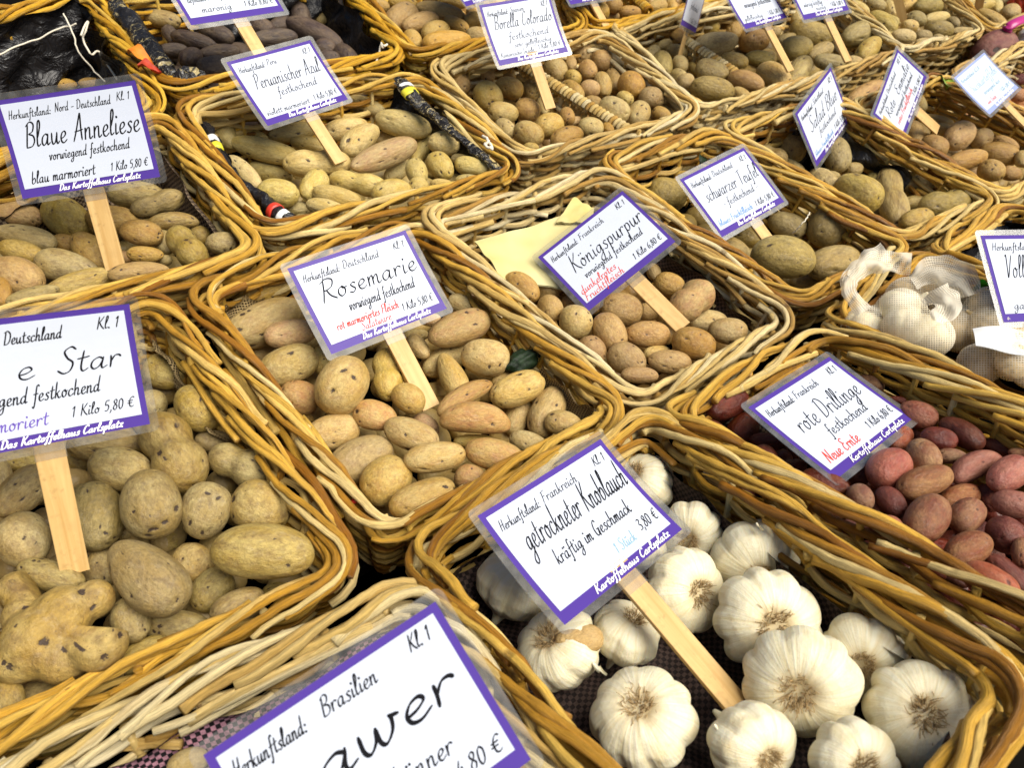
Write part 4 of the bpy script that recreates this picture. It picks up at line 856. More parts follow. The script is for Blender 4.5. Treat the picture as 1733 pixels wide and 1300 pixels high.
def sign(key, label, lines, stick, foot='Das Kartoffelhaus Carlsplatz', bend=0., frame='card_violet', foot_mat=None, foot_w=(38, 122), stick_u=0., stick_back=.0, film=6.5, k=1.):
    rv, t = POSES[key]; R = rod_matrix(rv); t = np.array(t) * k
    mw = np.eye(4); mw[:3, 0] = dir_world(R[:, 0]); mw[:3, 1] = dir_world(-R[:, 1]); mw[:3, 2] = dir_world(-R[:, 2]); mw[:3, :3] *= k; mw[:3, 3] = to_world(t)
    root = empty('price_sign', mat=Matrix(mw.tolist())); tag(root, label, 'price sign', 'price signs on wooden sticks')
    W, H = 142., 100.
    bend = bend * 1.7
    def zb(y, x=0): return bend * ((y / 50) ** 2 - .35) * 2.2 + bend * .5 * (x / 71) ** 2
    def surf(P, z=0.):                      # card millimetres from its lower left corner to local metres
        x, y = P[:, 0] - W / 2, P[:, 1] - H / 2
        return np.c_[x, y, zb(y, x) + z * 1000] * MM
    def sheet(name, x0, x1, y0, y1, mat, z):
        nx, ny = 8, 10; mb = MB(); P = np.array([[(x, y) for x in np.linspace(x0, x1, nx)] for y in np.linspace(y0, y1, ny)]).reshape(-1, 2)
        a = surf(P, z); b = surf(P, z - .00015); f = []
        g = lambda i, j: i * nx + j
        for i in range(ny - 1):
            for j in range(nx - 1): f.append((g(i, j), g(i, j + 1), g(i + 1, j + 1), g(i + 1, j)))
        k = len(P); f += [tuple(i + k for i in q[::-1]) for q in f]
        rim = [g(0, j) for j in range(nx)] + [g(i, nx - 1) for i in range(1, ny)] + [g(ny - 1, j) for j in range(nx - 2, -1, -1)] + [g(i, 0) for i in range(ny - 2, 0, -1)]
        for i in range(len(rim)): u, v = rim[i], rim[(i + 1) % len(rim)]; f.append((u, u + k, v + k, v))
        mb.add(np.r_[a, b], f); return mb.build(name, MAT[mat], root, False)
    bw = 4.7
    sheet('printed_border', 0, W, 0, H, frame, 0.)
    sheet('card', bw, W - bw, 9.2, H - bw, 'card_white', .00035)
    # the clear laminate round it, with rounded corners
    m = film; ring = []
    def loop(x0, x1, y0, y1, r):
        pts = []
        for cx, cy, a0 in ((x1 - r, y1 - r, 0), (x0 + r, y1 - r, 90), (x0 + r, y0 + r, 180), (x1 - r, y0 + r, 270)):
            for a in np.linspace(a0, a0 + 90, 6): pts.append((cx + r * cos(radians(a)), cy + r * sin(radians(a))))
            nx = {0: 'l', 90: 'd', 180: 'r', 270: 'u'}[a0]
            p = pts[-1]
            q = {'l': (x0 + r, y1), 'd': (x0, y0 + r), 'r': (x1 - r, y0), 'u': (x1, y1 - r)}[nx]
            for s in np.linspace(0, 1, 9)[1:-1]: pts.append((p[0] + (q[0] - p[0]) * s, p[1] + (q[1] - p[1]) * s))
        return np.array(pts)
    o = loop(-m, W + m, -m, H + m, 5); i_ = loop(.2, W - .2, .2, H - .2, .4); k = len(o)
    v = np.r_[surf(o, .0003), surf(i_, .0003), surf(o, -.0003), surf(i_, -.0003)]
    f = []
    for a in range(k):
        b = (a + 1) % k
        f += [(a, b, k + b, k + a), (2 * k + b, 2 * k + a, 3 * k + a, 3 * k + b), (a, 2 * k + a, 2 * k + b, b)]
    link_mesh('laminate', v, f, MAT['laminate_film'], root, False)
    for ln in lines:
        tx, x0, x1, y, hg, wg = ln[:6]; mt = ln[6] if len(ln) > 6 else 'ink_black'
        lettering(tx, x0, x1, y, hg, wg, surf, root, mt)
    if foot: lettering(foot, foot_w[0], foot_w[1], 2.4, 6.4, 1.15, surf, root, 'ink_white', .34)
    if stick:
        mb = MB(); L = stick
        x0, x1 = stick_u - 10.5, stick_u + 10.5; yt, yb = -38., -50. - L; zf = zb(-50, 0) - 1.2
        P = []
        for y in np.linspace(yt, yb, 14):
            sk = stick_back * (y + 50)
            P.append([(x0, y, zf + sk), (x0 + .5, y, zf + .35 + sk), (x1 - .5, y, zf + .35 + sk), (x1, y, zf + sk), (x1, y, zf - 3.2 + sk), (x0, y, zf - 3.2 + sk)])
        P = np.array(P) * MM; n = len(P); f = []
        for i in range(n - 1):
            for j in range(6): f.append((i * 6 + j, i * 6 + (j + 1) % 6, (i + 1) * 6 + (j + 1) % 6, (i + 1) * 6 + j)[::-1])
        f += [tuple(range(6)), tuple((n - 1) * 6 + j for j in range(6))[::-1]]
        mb.add(P.reshape(-1, 3), f); mb.build('stick', MAT['slat_wood'], root, False)
        mb = MB(); x0 -= .6; x1 += .6
        mb.add(np.array([(x0, -63, zf + .55), (x1, -63, zf + .55), (x1, -51, zf + .55), (x0, -51, zf + .55), (x0, -63, zf + .8), (x1, -63, zf + .8), (x1, -51, zf + .8), (x0, -51, zf + .8)]) * MM, [(0, 3, 2, 1), (4, 5, 6, 7), (0, 1, 5, 4), (1, 2, 6, 5), (2, 3, 7, 6), (3, 0, 4, 7)])
        mb.build('tape', MAT['laminate_film'], root, False)
    return root
def head(land, kl=True, w=94, lw=.75):
    r = [('Herkunftsland:', 9, 9 + 42, 80, 8.6, lw), (land, 55, min(55 + len(land) * 4.0, 112), 81, 9, lw)]
    if kl: r.append(('Kl. 1', 118, 132, 83, 8.4, lw))
    return r
def price(p='5,80', lw=.85, y=14, x0=88, st='1 Kilo '): return [(st + p + ' €', x0, 133, y, 9.2, lw)]
sign('anneliese', 'large clear sign reading Blaue Anneliese above the sacking lined basket', head('Nord - Deutschland') + [('Blaue Anneliese', 17, 134, 50, 25, 1.9), ('vorwiegend festkochend', 36, 119, 34.5, 11, .95), ('blau marmoriert', 13, 78, 13.5, 12.5, 1.05)] + price(x0=94), 88, bend=.6)
sign('azul', 'sign reading Peruanischer Azul over the pale finger shaped potatoes', head('Peru') + [('Peruanischer Azul', 19, 130, 53, 22, 1.5), ('festkochend', 44, 112, 36, 12.5, 1.05), ('violett marmoriert', 9, 82, 13, 8.6, .85)] + price(x0=91), 82, bend=.5, k=.91)
sign('tief', 'sign ending in maronig cut by the top edge over purple potatoes', [('tiefblaues Fruchtfleisch', 12, 78, 30, 8.4, .75), ('maronig', 24, 68, 14, 10, .9)] + price('8,80', x0=88), 60, foot=None)
sign('leftedge', 'sign cut off by the left edge with only its right border in view', [], 60, foot=None)
sign('borella', 'sign reading Borella Colorado over the divided basket of small potatoes', head('Spanien') + [('Borella Colorado', 16, 133, 58, 22, 1.5), ('festkochend', 36, 118, 38, 13, 1.05), ('sehr gelbfleischig', 42, 118, 25, 9, .8), ('Kanarische Inseln', 9, 77, 12, 8.4, .75)] + price(x0=86), 85, bend=.9, k=.89)
sign('topq', 'tiny visible corner of a sign at the top edge left of the divided basket', [('5,80 €', 100, 132, 14, 9, .8)], 70, k=.88)
sign('topr', 'lower strip of a sign at the top edge above the brown potatoes', [('1 Kilo 5,80 €', 86, 133, 14, 9, .8)], 70, k=.88)
sign('saladblue', 'steeply tilted sign reading Salad Blue over the gnarled potatoes', head('Schottland') + [('Salad Blue', 22, 128, 50, 25, 1.6), ('festkochend', 42, 108, 33, 12, .95), ('blaues Fruchtfleisch', 9, 80, 13, 8.6, .8, 'ink_blue')] + price(x0=88), 78)
sign('emmalie', 'steeply tilted sign reading Rote Emmalie over the smooth yellow potatoes', head('Deutschland') + [('Rote', 18, 52, 54, 20, 1.5), ('Emmalie', 68, 132, 54, 20, 1.5), ('vorwiegend festkochend', 30, 122, 38, 11, .9), ('rotes Fruchtfleisch', 20, 98, 24, 12, 1.1, 'ink_red')] + price(x0=90), 85, frame='card_violet', k=.86)
sign('suess', 'faded bluish sign for sweet potatoes near the right edge', [('Herkunftsland: U.S.A.', 9, 92, 80, 9, .8, 'ink_faded'), ('Süsskartoffeln', 14, 130, 52, 20, 1.3, 'ink_faded'), ('vorwiegend süss', 40, 112, 34, 11, .9, 'ink_faded'), ('rote Ernte', 24, 62, 15, 9, .8, 'ink_red'), ('1 Kilo 4,80 €', 86, 133, 16, 9, .8, 'ink_faded')], 70, frame='card_blue', bend=.5, k=.88)
sign('teufel', 'sign reading schwarzer Teufel over the few large olive potatoes', head('Deutschland') + [('schwarzer Teufel', 17, 133, 52, 22, 1.5), ('- festkochend -', 37, 116, 35, 12, .95), ('blaues Fruchtfleisch', 9, 82, 14, 9.4, .85, 'ink_blue')] + price(x0=90), 60)
sign('koenig', 'sign with red writing dunkelrotes Fruchtfleisch beside the yellow paper bag', head('Frankreich') + [('Königspurpur', 20, 134, 50, 24, 1.6), ('vorwiegend festkochend', 26, 120, 35, 10.5, .9), ('dunkelrotes', 8, 64, 21, 11, .95, 'ink_red'), ('Fruchtfleisch', 7, 68, 10.5, 10.5, .9, 'ink_red')] + price('6,80', x0=88), 92, foot=None, bend=-.3)
sign('rosemarie', 'sign with red writing rot marmoriertes Fleisch over the long tan potatoes', head('Deutschland') + [('Rosemarie', 18, 134, 54, 23, 1.9), ('vorwiegend festkochend', 40, 121, 36, 13, 1.0), ('rot marmoriertes Fleisch', 18, 92, 21, 9.6, 1.0, 'ink_red'), ('Salatware', 42, 78, 11.5, 9.4, .8, 'ink_red')] + price(x0=94, y=15), 92, bend=.4)
sign('star', 'large clear sign ending in Star over the front left basket', [('Herkunftsland: Deutschland', 6, 92, 80, 10, .9), ('Kl. 1', 116, 132, 83, 9.4, .9), ('e', 57, 70, 52, 20, 1.6), ('Star', 84, 129, 52, 20, 1.7), ('vorwiegend festkochend', 18, 111, 34, 12.5, 1.0), ('marmoriert', 20, 72, 15, 12, 1.0, 'ink_violet')] + price(x0=88, y=17), 112, bend=.7, stick_u=-2)
sign('garlic', 'sign reading getrockneter Knoblauch standing among the loose garlic bulbs', head('Frankreich') + [('getrockneter Knoblauch', 18, 135, 56, 24, 1.5), ('kräftig im Geschmack', 30, 118, 36, 12.5, 1.0), ('1 Stück', 78, 102, 16, 9.5, .8, 'ink_faded'), ('3,80 €', 110, 134, 19, 10.5, 1.0)], 118, foot='Kartoffelhaus Carlsplatz', foot_w=(38, 128), bend=.8)
sign('drillinge', 'sign with red writing Neue Ernte standing among the small red potatoes', head('Frankreich') + [('rote Drillinge', 22, 128, 50, 22, 1.5), ('festkochend', 44, 112, 33, 12.5, 1.0), ('Neue Ernte', 12, 66, 14, 13, 1.25, 'ink_red')] + price('6,80', x0=88, y=17), 62, foot='Kartoffelhaus Carlsplatz', foot_w=(32, 128), bend=.3)
sign('brasil', 'big close sign with bold word ending awer at the bottom edge', [('Herkunftsland:', 8, 50, 80, 9.5, .9), ('Brasilien', 60, 94, 81, 10.5, .95), ('Kl. 1', 116, 130, 84, 9, .9), ('awer', 42, 129, 51, 25, 2.9), ('könner', 74, 110, 27, 12, 1.3), ('4,80 €', 104, 133, 13, 10, 1.0)], 60, bend=.3)
sign('voll', 'upright sign reading Voll over the white net bags, cut by the right edge', [('Herkunftsland: China', 10, 92, 82, 9, .7), ('Voll - Knoblauch', 18, 140, 50, 26, 1.3), ('ganze Zehen', 18, 90, 14, 10, .8)] + price(x0=96), 70, foot=None)
sign('fifth', 'narrow sign seen almost edge on with a thin stick, top right', [('1 Kilo 5,80 €', 60, 133, 12, 9, .8), ('festkochend', 40, 110, 34, 12, .9)], 105, foot=None, k=.90)
sign('sixth', 'middle one of three signs in the basket of mixed oval potatoes', [('vorwiegend festkochend', 34, 122, 36, 12, .9), ('gelbfleischig', 12, 72, 13, 9, .8), ('1 Kilo 5,80 €', 92, 133, 13, 9, .8)], 92, bend=.7)
sign('seventh', 'sign with a red word in the basket of mixed oval potatoes', [('würzig kräftig', 16, 72, 22, 9.5, .8), ('Neue Ernte', 82, 132, 26, 10, .95, 'ink_red'), ('nussig', 46, 76, 12, 9, .8), ('1 Kilo 5,80 €', 92, 133, 13, 9, .8)], 92)
def bare_stick(px, label, n_, B):
    a, b = px; mb = MB(); B = BASK[B]
    pb = on_plane(*b, B['fn'], B['fp'] - B['fn'] * .01); d = np.linalg.norm(pb - CAM)
    pt = CAM + unit(ray(*a)) * (d - .02)
    t = unit(pt - pb); v = unit(pb - CAM); x = unit(np.cross(t, v)); z = np.cross(x, t); m = np.eye(4); m[:3, 0] = x; m[:3, 1] = t; m[:3, 2] = z; m[:3, 3] = pb
    root = empty('sign_stick', mat=Matrix(m.tolist())); tag(root, label, 'sign stick')
    mb.box(-.009, .009, -.03, np.linalg.norm(pt - pb) + .05, -.0015, .0015); mb.build('slat', MAT['slat_wood'], root, False)
bare_stick(((1518, -8), (1530, 40)), 'wooden sign stick at the top edge in the basket of tiny potatoes', N2, 'tiny')
bare_stick(((1660, -8), (1653, 28)), 'wooden sign stick at the top edge in the top right corner basket', N2, 'last')

# ------------------------------------------------------------------ garlic
def bulb_mesh(seed, openr=True):
    r = np.random.default_rng(seed); nu, nv = 96, 56
    k = int(r.integers(7, 10)); ph = np.sort((np.arange(k) + r.uniform(-.22, .22, k)) / k * 2 * pi)
    u = np.arange(nu) / nu * 2 * pi; w = np.linspace(0, 1, nv)                  # w 0 = stem tip, 1 = root plate
    mid = np.r_[ph, ph[0] + 2 * pi]
    lob = np.zeros(nu); amp = np.zeros(nu)
    for i in range(k):
        a, b = mid[i], mid[i + 1]; uu = (u - a) % (2 * pi); m = uu < (b - a); x = uu / (b - a)
        s = r.uniform(.75, 1.2)
        lob = np.where(m, np.abs(np.sin(x * pi)) ** .7 * s, lob)
    # profile: radius and height along w
    wr = np.array([0, .05, .13, .22, .32, .45, .6, .75, .86, .93, .97, 1.0]); pr = np.array([.05, .09, .13, .24, .52, .86, 1., .93, .68, .42, .27, .18]); pz = np.array([1.38, 1.22, 1.02, .84, .66, .38, 0., -.36, -.58, -.66, -.63, -.56])
    R = np.interp(w, wr, pr); Z = np.interp(w, wr, pz)
    from_s = lambda y: np.convolve(np.r_[[y[0]] * 2, y, [y[-1]] * 2], [.1, .2, .4, .2, .1], 'valid')
    R, Z = from_s(R), from_s(Z)
    V, A = [], []
    for i in range(nv):
        ew = sin(pi * min(max((w[i] - .15) / .85, 0), 1)) ** .6
        rr = R[i] * (1 + .13 * ew * (lob - .8)) * (1 + .03 * np.sin(2 * u + seed))
        tw = (1 - w[i]) * .35
        V.append(np.c_[rr * np.cos(u + tw), rr * np.sin(u + tw), np.full(nu, -Z[i]) - .05 * (lob - .8) * ew * (1 if w[i] > .6 else 0)])
        A.append(np.c_[np.sin(u), np.full(nu, w[i]), np.cos(u)]); A[-1][:, 0] = np.abs(((u / pi) % 2) - 1) * 1.0
    f = [(i * nu + j, i * nu + (j + 1) % nu, (i + 1) * nu + (j + 1) % nu, (i + 1) * nu + j)[::-1] for i in range(nv - 1) for j in range(nu)]
    f += [tuple(range(nu)), tuple((nv - 1) * nu + j for j in range(nu))[::-1]]
    V = np.concatenate(V); V[:, 2] *= 1.0
    return V, f, np.concatenate(A)
BULBS = [bulb_mesh(s) for s in (3, 8, 15, 21, 34, 55, 71, 90)]
ROOTS = []
for s in range(5):
    random.seed(40 + s); mb = MB()
    for i in range(120):
        a = random.random() * 6.28; r0 = .23 * sqrt(random.random()); L = random.uniform(.14, .34); th = random.uniform(.1, 1.0) * (r0 / .23) + .15; a2 = a + random.uniform(-1, 1); k = random.uniform(-1.2, 1.2)
        p = np.array((r0 * cos(a), r0 * sin(a), .52)); P = [p]
        for q in range(4):
            a3 = a2 + k * q * .3; p = p + np.array((cos(a3) * sin(th), sin(a3) * sin(th), cos(th))) * L / 4; th += random.uniform(-.05, .35); P.append(p)
        mb.tube(np.array(P), np.linspace(.010, .006, 5), (0.3, .2, 1), 4)
    ROOTS.append(mb)
random.seed(11)
BM, RM, GN = {}, {}, [0]
def garlic(px, py, rad, rx, ry, label, floor=.052, i=0, up=None, group='loose garlic bulbs', scale=1., show_root=True):
    B = BASK['garl']; c = on_plane(px, py, N1, B['p0'] - N1 * floor); dep = (M.T @ (c - CAM))[2]; R = rad * dep / FPX * scale
    dx, dy = (rx - px) / rad, (ry - py) / rad; q = dx * dx + dy * dy
    if q > .96: dx, dy = dx * sqrt(.96 / q), dy * sqrt(.96 / q); q = .96
    ax = dir_world((dx, dy, -sqrt(1 - q)))
    # line up the view: the image offset is taken across the sight line
    v = unit(c - CAM); s = unit(np.cross(v, dir_world((0, -1, 0)))); u_ = np.cross(s, v); ax = unit(s * dx - u_ * dy - v * sqrt(1 - q)) if up is None else unit(up)
    x = unit(np.cross(ax, (.3, .5, .2))); y = np.cross(ax, x); a = random.random() * 6.28; x, y = x * cos(a) + y * sin(a), y * cos(a) - x * sin(a)
    m = np.eye(4); m[:3, 0] = x; m[:3, 1] = y; m[:3, 2] = ax; m[:3, 3] = c; m[:3, :3] *= R; m[:3, 0] *= random.uniform(.94, 1.06); m[:3, 1] *= random.uniform(.94, 1.04)
    k = GN[0] % 8; i = GN[0]; GN[0] += 1
    root = empty('garlic_bulb', mat=Matrix(m.tolist())); tag(root, label, 'garlic bulb', group)
    if k not in BM:
        V, f, A = BULBS[k]; o = link_mesh('bulb', V, f, MAT['garlic_skin'], root, True, {'rodco': ('FLOAT_VECTOR', A)}); BM[k] = o.data
    else: o = bpy.data.objects.new('bulb', BM[k]); COL.objects.link(o); o.parent = root
    j = i % 5
    if j not in RM: o = ROOTS[j].build('root_tuft', MAT['root_hair'], root); RM[j] = o.data
    else: o = bpy.data.objects.new('root_tuft', RM[j]); COL.objects.link(o); o.parent = root
    if 'plate' not in RM:
        mb = MB(); an = np.linspace(0, 2 * pi, 20, endpoint=False); mb.add(np.r_[np.c_[.24 * np.cos(an), .24 * np.sin(an), np.full(20, .545)], [(0, 0, .575)]], [(n, (n + 1) % 20, 20) for n in range(20)])
        o = mb.build('root_plate', MAT['root_dark'], root); RM['plate'] = o.data
    else: o = bpy.data.objects.new('root_plate', RM['plate']); COL.objects.link(o); o.parent = root
    return root
def g9(X, Y): return 1113 + X / G3, 835 + Y / G3
def g8(X, Y): return 560 + X / G3, 835 + Y / G3
def gput(fn, X, Y, R, rx, ry, label, **k):
    a, b = fn(X, Y); c, d = fn(rx, ry); return garlic(a, b, R / G3, c, d, label, **k)
gput(g9, 520, 605, 246, 572, 640, 'broad garlic bulb with a wide brown root tuft behind the front middle one', i=0, floor=.050)
gput(g9, 675, 880, 266, 655, 985, 'largest garlic bulb right of the stick end, its roots facing up', i=1, floor=.043)
gput(g9, 1240, 1060, 258, 1280, 1035, 'garlic bulb nearest the right front corner of its basket', i=2, floor=.050)
gput(g9, 975, 775, 212, 965, 850, 'garlic bulb with a small brown scar above its roots', i=3, floor=.056)
gput(g9, 450, 310, 200, 500, 430, 'garlic bulb lying on its side with its stem tip up by the right wall', i=1, floor=.056)
gput(g9, 125, 462, 195, 245, 470, 'garlic bulb lying sideways just right of the wooden stick top', i=2, floor=.054)
gput(g9, 165, 190, 158, 130, 250, 'garlic bulb half hidden by the right corner of the sign', i=0, floor=.056)
gput(g9, 440, 1185, 215, 570, 1280, 'garlic bulb with torn papery skin at the bottom edge beside the stick', i=3, floor=.046)
gput(g9, 920, 1290, 222, 1010, 1300, 'garlic bulb cut off by the bottom edge of the photo', i=0, floor=.045)
gput(g8, 1480, 1070, 248, 1438, 975, 'garlic bulb standing alone on the dark cloth left of the stick', i=1, floor=.052)
gput(g8, 1080, 740, 205, 985, 655, 'garlic bulb with a bare yellow clove under the sign corner', i=2, floor=.056)
gput(g8, 1395, 665, 172, 1460, 545, 'garlic bulb tucked under the lower edge of the sign left of the stick', i=3, floor=.060)
gput(g8, 875, 440, 185, 960, 300, 'yellowish garlic bulb in the shade under the left edge of the sign', i=0, floor=.056)
garlic(1087, 822, 60, 1060, 790, 'garlic bulb peeping out above the upper right edge of the sign', i=1, floor=.052)
garlic(1078, 905, 58, 1095, 880, 'garlic bulb mostly covered by the right half of the sign', i=2, floor=.062)
# loose papery scraps and the bare clove
def scrap(px, py, sz, label, floor, mat='garlic_skin', ang=0.):
    B = BASK['garl']; c = on_plane(px, py, N1, B['p0'] - N1 * floor); P = []
    for i in range(7):
        row = []
        for j in range(7):
            u, w = i / 6 - .5, j / 6 - .5; e = 1 - .5 * abs(w) * 2
            row.append((sz * (u * cos(ang) - w * sin(ang)) * e, sz * (u * sin(ang) + w * cos(ang)) * .7, sz * (.5 * u * u + .25 * sin(w * 6) + .3 * w)))
        P.append(row)
    mb = MB(); P = np.array(P); a = np.zeros((7, 7, 3)); a[:, :, 1] = .5; mb.grid(P, a); mb.grid(P[:, ::-1] - np.array((0, 0, .0006)), a)
    o = mb.build('skin_scrap', MAT[mat]); o.location = c; tag(o, label, 'garlic skin'); return o
scrap(1015, 1135, .013, 'torn papery scrap beside the broken garlic bulb', .050, ang=1.4)
scrap(1221, 1240, .012, 'papery scrap at the left of the torn bottom edge bulb', .030, ang=1.4)
scrap(1286, 893, .008, 'tiny papery garlic stem scrap above the bulb by the right wall', .012, ang=1.2)
v_, f_, _e = shape('pear', 77, .02)
o = link_mesh('garlic_clove', v_, f_, MAT['skin_gold']); B = BASK['garl']; c = on_plane(980, 1082, N1, B['p0'] - N1 * .038)
o.location = c; o.scale = (.019, .011, .009); o.rotation_euler = (.3, .2, -.5); tag(o, 'bare yellow clove showing at the broken garlic bulb', 'garlic clove')

# garlic in white net bags
t = NT('white_net'); tc = t.n('TexCoord').outputs['Object']; at = t.n('Attribute', attribute_name='rodco').outputs['Vector']
w1 = t.n('TexWave', bands_direction='X'); w2 = t.n('TexWave', bands_direction='Y')
for w in (w1, w2): w.inputs['Scale'].default_value = 130; w.inputs['Distortion'].default_value = .8; w.inputs['Detail'].default_value = 0; t.l(at, w.inputs[0])
g = t.rng(t.math('MAXIMUM', w1.outputs['Fac'], w2.outputs['Fac']), .6, .85)
sp = t.n('SeparateXYZ'); t.l(at, sp.inputs[0])
den = t.math('MAXIMUM', t.rng(t.noise(tc, 24, 3), .45, .68, 0, .7), sp.outputs[2])
tr = t.n('BsdfTransparent'); df = t.n('BsdfDiffuse'); df.inputs[0].default_value = (.90, .84, .70, 1); tl = t.n('BsdfTranslucent'); tl.inputs[0].default_value = (.90, .82, .66, 1)
m0 = t.n('MixShader'); m0.inputs[0].default_value = .35; t.l(df.outputs[0], m0.inputs[1]); t.l(tl.outputs[0], m0.inputs[2])
mm = t.n('MixShader'); t.l(t.math('MINIMUM', t.math('ADD', t.math('MULTIPLY', t.math('MULTIPLY', g, .55), t.rng(sp.outputs[2], .4, .7, 1, 0)), t.math('MULTIPLY', den, .8)), .93), mm.inputs[0]); t.l(tr.outputs[0], mm.inputs[1]); t.l(m0.outputs[0], mm.inputs[2]); t.l(mm.outputs[0], t.out.inputs[0]); MAT['white_net'] = t.m
NB = {}
def crumple(P, r, amp, f0, f1, n=14):
    o = np.zeros(len(P))
    for _ in range(n):
        k = r.normal(size=3); k /= np.linalg.norm(k); q = P @ k * r.uniform(f0, f1) + r.uniform(0, 6.28); o += amp * (np.abs(((q / pi) % 2) - 1) - .5) * r.uniform(.4, 1)
    return o
def net_bag(px, py, rx, ry, label, seed, tail=None, lift=0., bulbs=None, rot=0.):
    """bulbs under a thin clinging net; the tails are the loose ends of the tube of net"""
    B = BASK['nets']; r = np.random.default_rng(seed); c = on_plane(px, py, N1, B['p0'] - N1 * (.006 - lift)); dep = (M.T @ (c - CAM))[2]
    sx, sy = rx * dep / FPX, ry * dep / FPX; S = (sx + sy) / 2; v = unit(c - CAM)
    s = unit(np.cross(v, dir_world((0, -1, 0)))); u_ = np.cross(s, v)
    m = np.eye(4); m[:3, 0] = s; m[:3, 1] = u_; m[:3, 2] = -v; m[:3, 3] = c; mi = np.linalg.inv(m)
    root = empty('net_bag', mat=Matrix(m.tolist())); tag(root, label, 'net bag', 'garlic packed in white net bags')
    cs = bulbs or [(-.5, -.1, 0, .5), (.45, -.3, 0, .5), (.05, .42, -.15, .48), (.1, -.05, .35, .46)]
    C = np.array([(a * sx, b * sy, e * S) for a, b, e, _ in cs]); Rr = np.array([q[3] for q in cs]) * S * 1.12
    d, f = ICO[5]
    # the net spans the bulbs like a stretched skin: the hull of their spheres, seen from the middle
    D = d[:, None]; b_ = (d @ C.T); q_ = np.sqrt(np.maximum(b_ ** 2 - (np.linalg.norm(C, axis=1) ** 2)[None] + Rr[None] ** 2, 0)); t1 = np.where(b_ ** 2 - (np.linalg.norm(C, axis=1) ** 2)[None] + Rr[None] ** 2 > 0, b_ + q_, 0)
    sup = np.log(np.exp(t1 / S * 9).mean(1) + 1e-6) / 9 * S; lo = np.maximum(t1.max(1), .25 * S)
    nb = d @ d.T if len(d) < 100 else None
    lo = .55 * lo + .45 * np.maximum(sup, lo * .8) + .02 * S
    P = d * (lo * (1 + crumple(d, r, .012, 3, 9)))[:, None]
    a = np.c_[P[:, 0], P[:, 1], np.clip(crumple(d, r, .16, 2, 5, 6) + .12, 0, .8)]
    link_mesh('net', P, f, MAT['white_net'], root, True, {'rodco': ('FLOAT_VECTOR', a)})
    for i, (x, y, e, rr) in enumerate(cs):
        kk = (i + seed) % 8; tan = seed in (6, 9, 12)
        if (kk, tan) not in NB: NB[kk, tan] = BM[kk].copy(); NB[kk, tan].materials.clear(); NB[kk, tan].materials.append(MAT['garlic_tan' if tan else 'garlic_skin'])
        o = bpy.data.objects.new('garlic_bulb', NB[kk, tan]); COL.objects.link(o)
        o.matrix_world = Matrix(m.tolist()) @ Matrix.Translation((x * sx, y * sy, e * S)) @ Matrix.Rotation(r.uniform(0, 6), 4, Vector(r.normal(size=3)).normalized()) @ Matrix.Scale(rr * S * .98, 4)
        tag(o, ('left', 'right', 'upper', 'middle')[i] + ' garlic bulb inside the ' + label, 'garlic bulb', 'garlic bulbs packed inside the net bags')
    for pth, wid in tail or []:
        pts = catmull(np.array([on_plane(x, y, N1, B['p0'] + N1 * z) for x, y, z in pth]), 10); pts = (mi @ np.c_[pts, np.ones(len(pts))].T).T[:, :3]
        wd = np.interp(np.linspace(0, 1, len(pts)), np.linspace(0, 1, len(wid)), wid); tt = np.gradient(pts, axis=0); nn = np.cross(tt, (0.15, .1, 1)); nn /= np.linalg.norm(nn, axis=1)[:, None]
        Q = np.linspace(-1, 1, 41); G = np.array([[pts[i] + nn[i] * wd[i] * q for q in Q] for i in range(len(pts))]); sh = G.shape; X = G.reshape(-1, 3)
        L = np.repeat(np.arange(len(pts)) * .004, 41); W = np.tile(Q, len(pts)) * np.repeat(wd, 41)
        fold = np.zeros(len(X))
        for _ in range(5): fold += .0018 * np.sin(np.tile(Q, len(pts)) * r.uniform(1, 3.6) + L * r.uniform(-160, 160) + r.uniform(0, 6.28))
        X = X + np.repeat(nn, 41, axis=0) * (crumple(X, r, .0016, 120, 380) * np.abs(np.tile(Q, len(pts))) ** 2)[:, None]
        X = X + np.array((0, 0, 1.)) * (fold + crumple(X, r, .0030, 110, 380) + .006 * (1 - np.tile(Q, len(pts)) ** 2))[:, None] + np.random.default_rng(seed).normal(0, .00015, X.shape)
        A = np.c_[L, W, np.clip(.5 + fold * 80, .25, .95)]; mb = MB(); mb.grid(X.reshape(sh), A.reshape(sh)); mb.build('net_tail', MAT['white_net'], root)
    return root
net_bag(1518, 552, 98, 62, 'white net bag nearest the left rim of its basket', 3, [([(1462, 528, .02), (1436, 492, .034), (1444, 462, .042), (1490, 444, .046), (1542, 448, .04)], [.010, .008, .010, .015, .013]), ([(1440, 470, .04), (1468, 440, .05), (1500, 425, .05)], [.006, .010, .012])], .0)
net_bag(1572, 500, 70, 44, 'net bag with a fanned tail behind the nearest bag', 6, [([(1545, 478, .03), (1585, 458, .042), (1625, 470, .038), (1642, 500, .028)], [.010, .017, .019, .010]), ([(1580, 490, .04), (1600, 515, .036), (1588, 545, .03)], [.016, .016, .007])], .008, [(-.5, .0, 0, .55), (.4, -.1, 0, .6), (.1, .4, -.1, .5)])
net_bag(1668, 550, 84, 66, 'net bag half covered by the upright sign', 9, None, .0)
net_bag(1706, 610, 86, 50, 'net bag under the plain white band', 12, None, .004)
B = BASK['nets']
cn = [on_plane(x, y, N1, B['p0'] + N1 * .028) for x, y in ((1646, 556), (1790, 556), (1790, 588), (1650, 590))]
mb = MB(); G = [[(cn[0] * (1 - u) + cn[1] * u) * (1 - w) + (cn[3] * (1 - u) + cn[2] * u) * w + N1 * (.004 * sin(u * 5 + w * 2) - .012 * u * u) for u in np.linspace(0, 1, 14)] for w in np.linspace(0, 1, 6)]
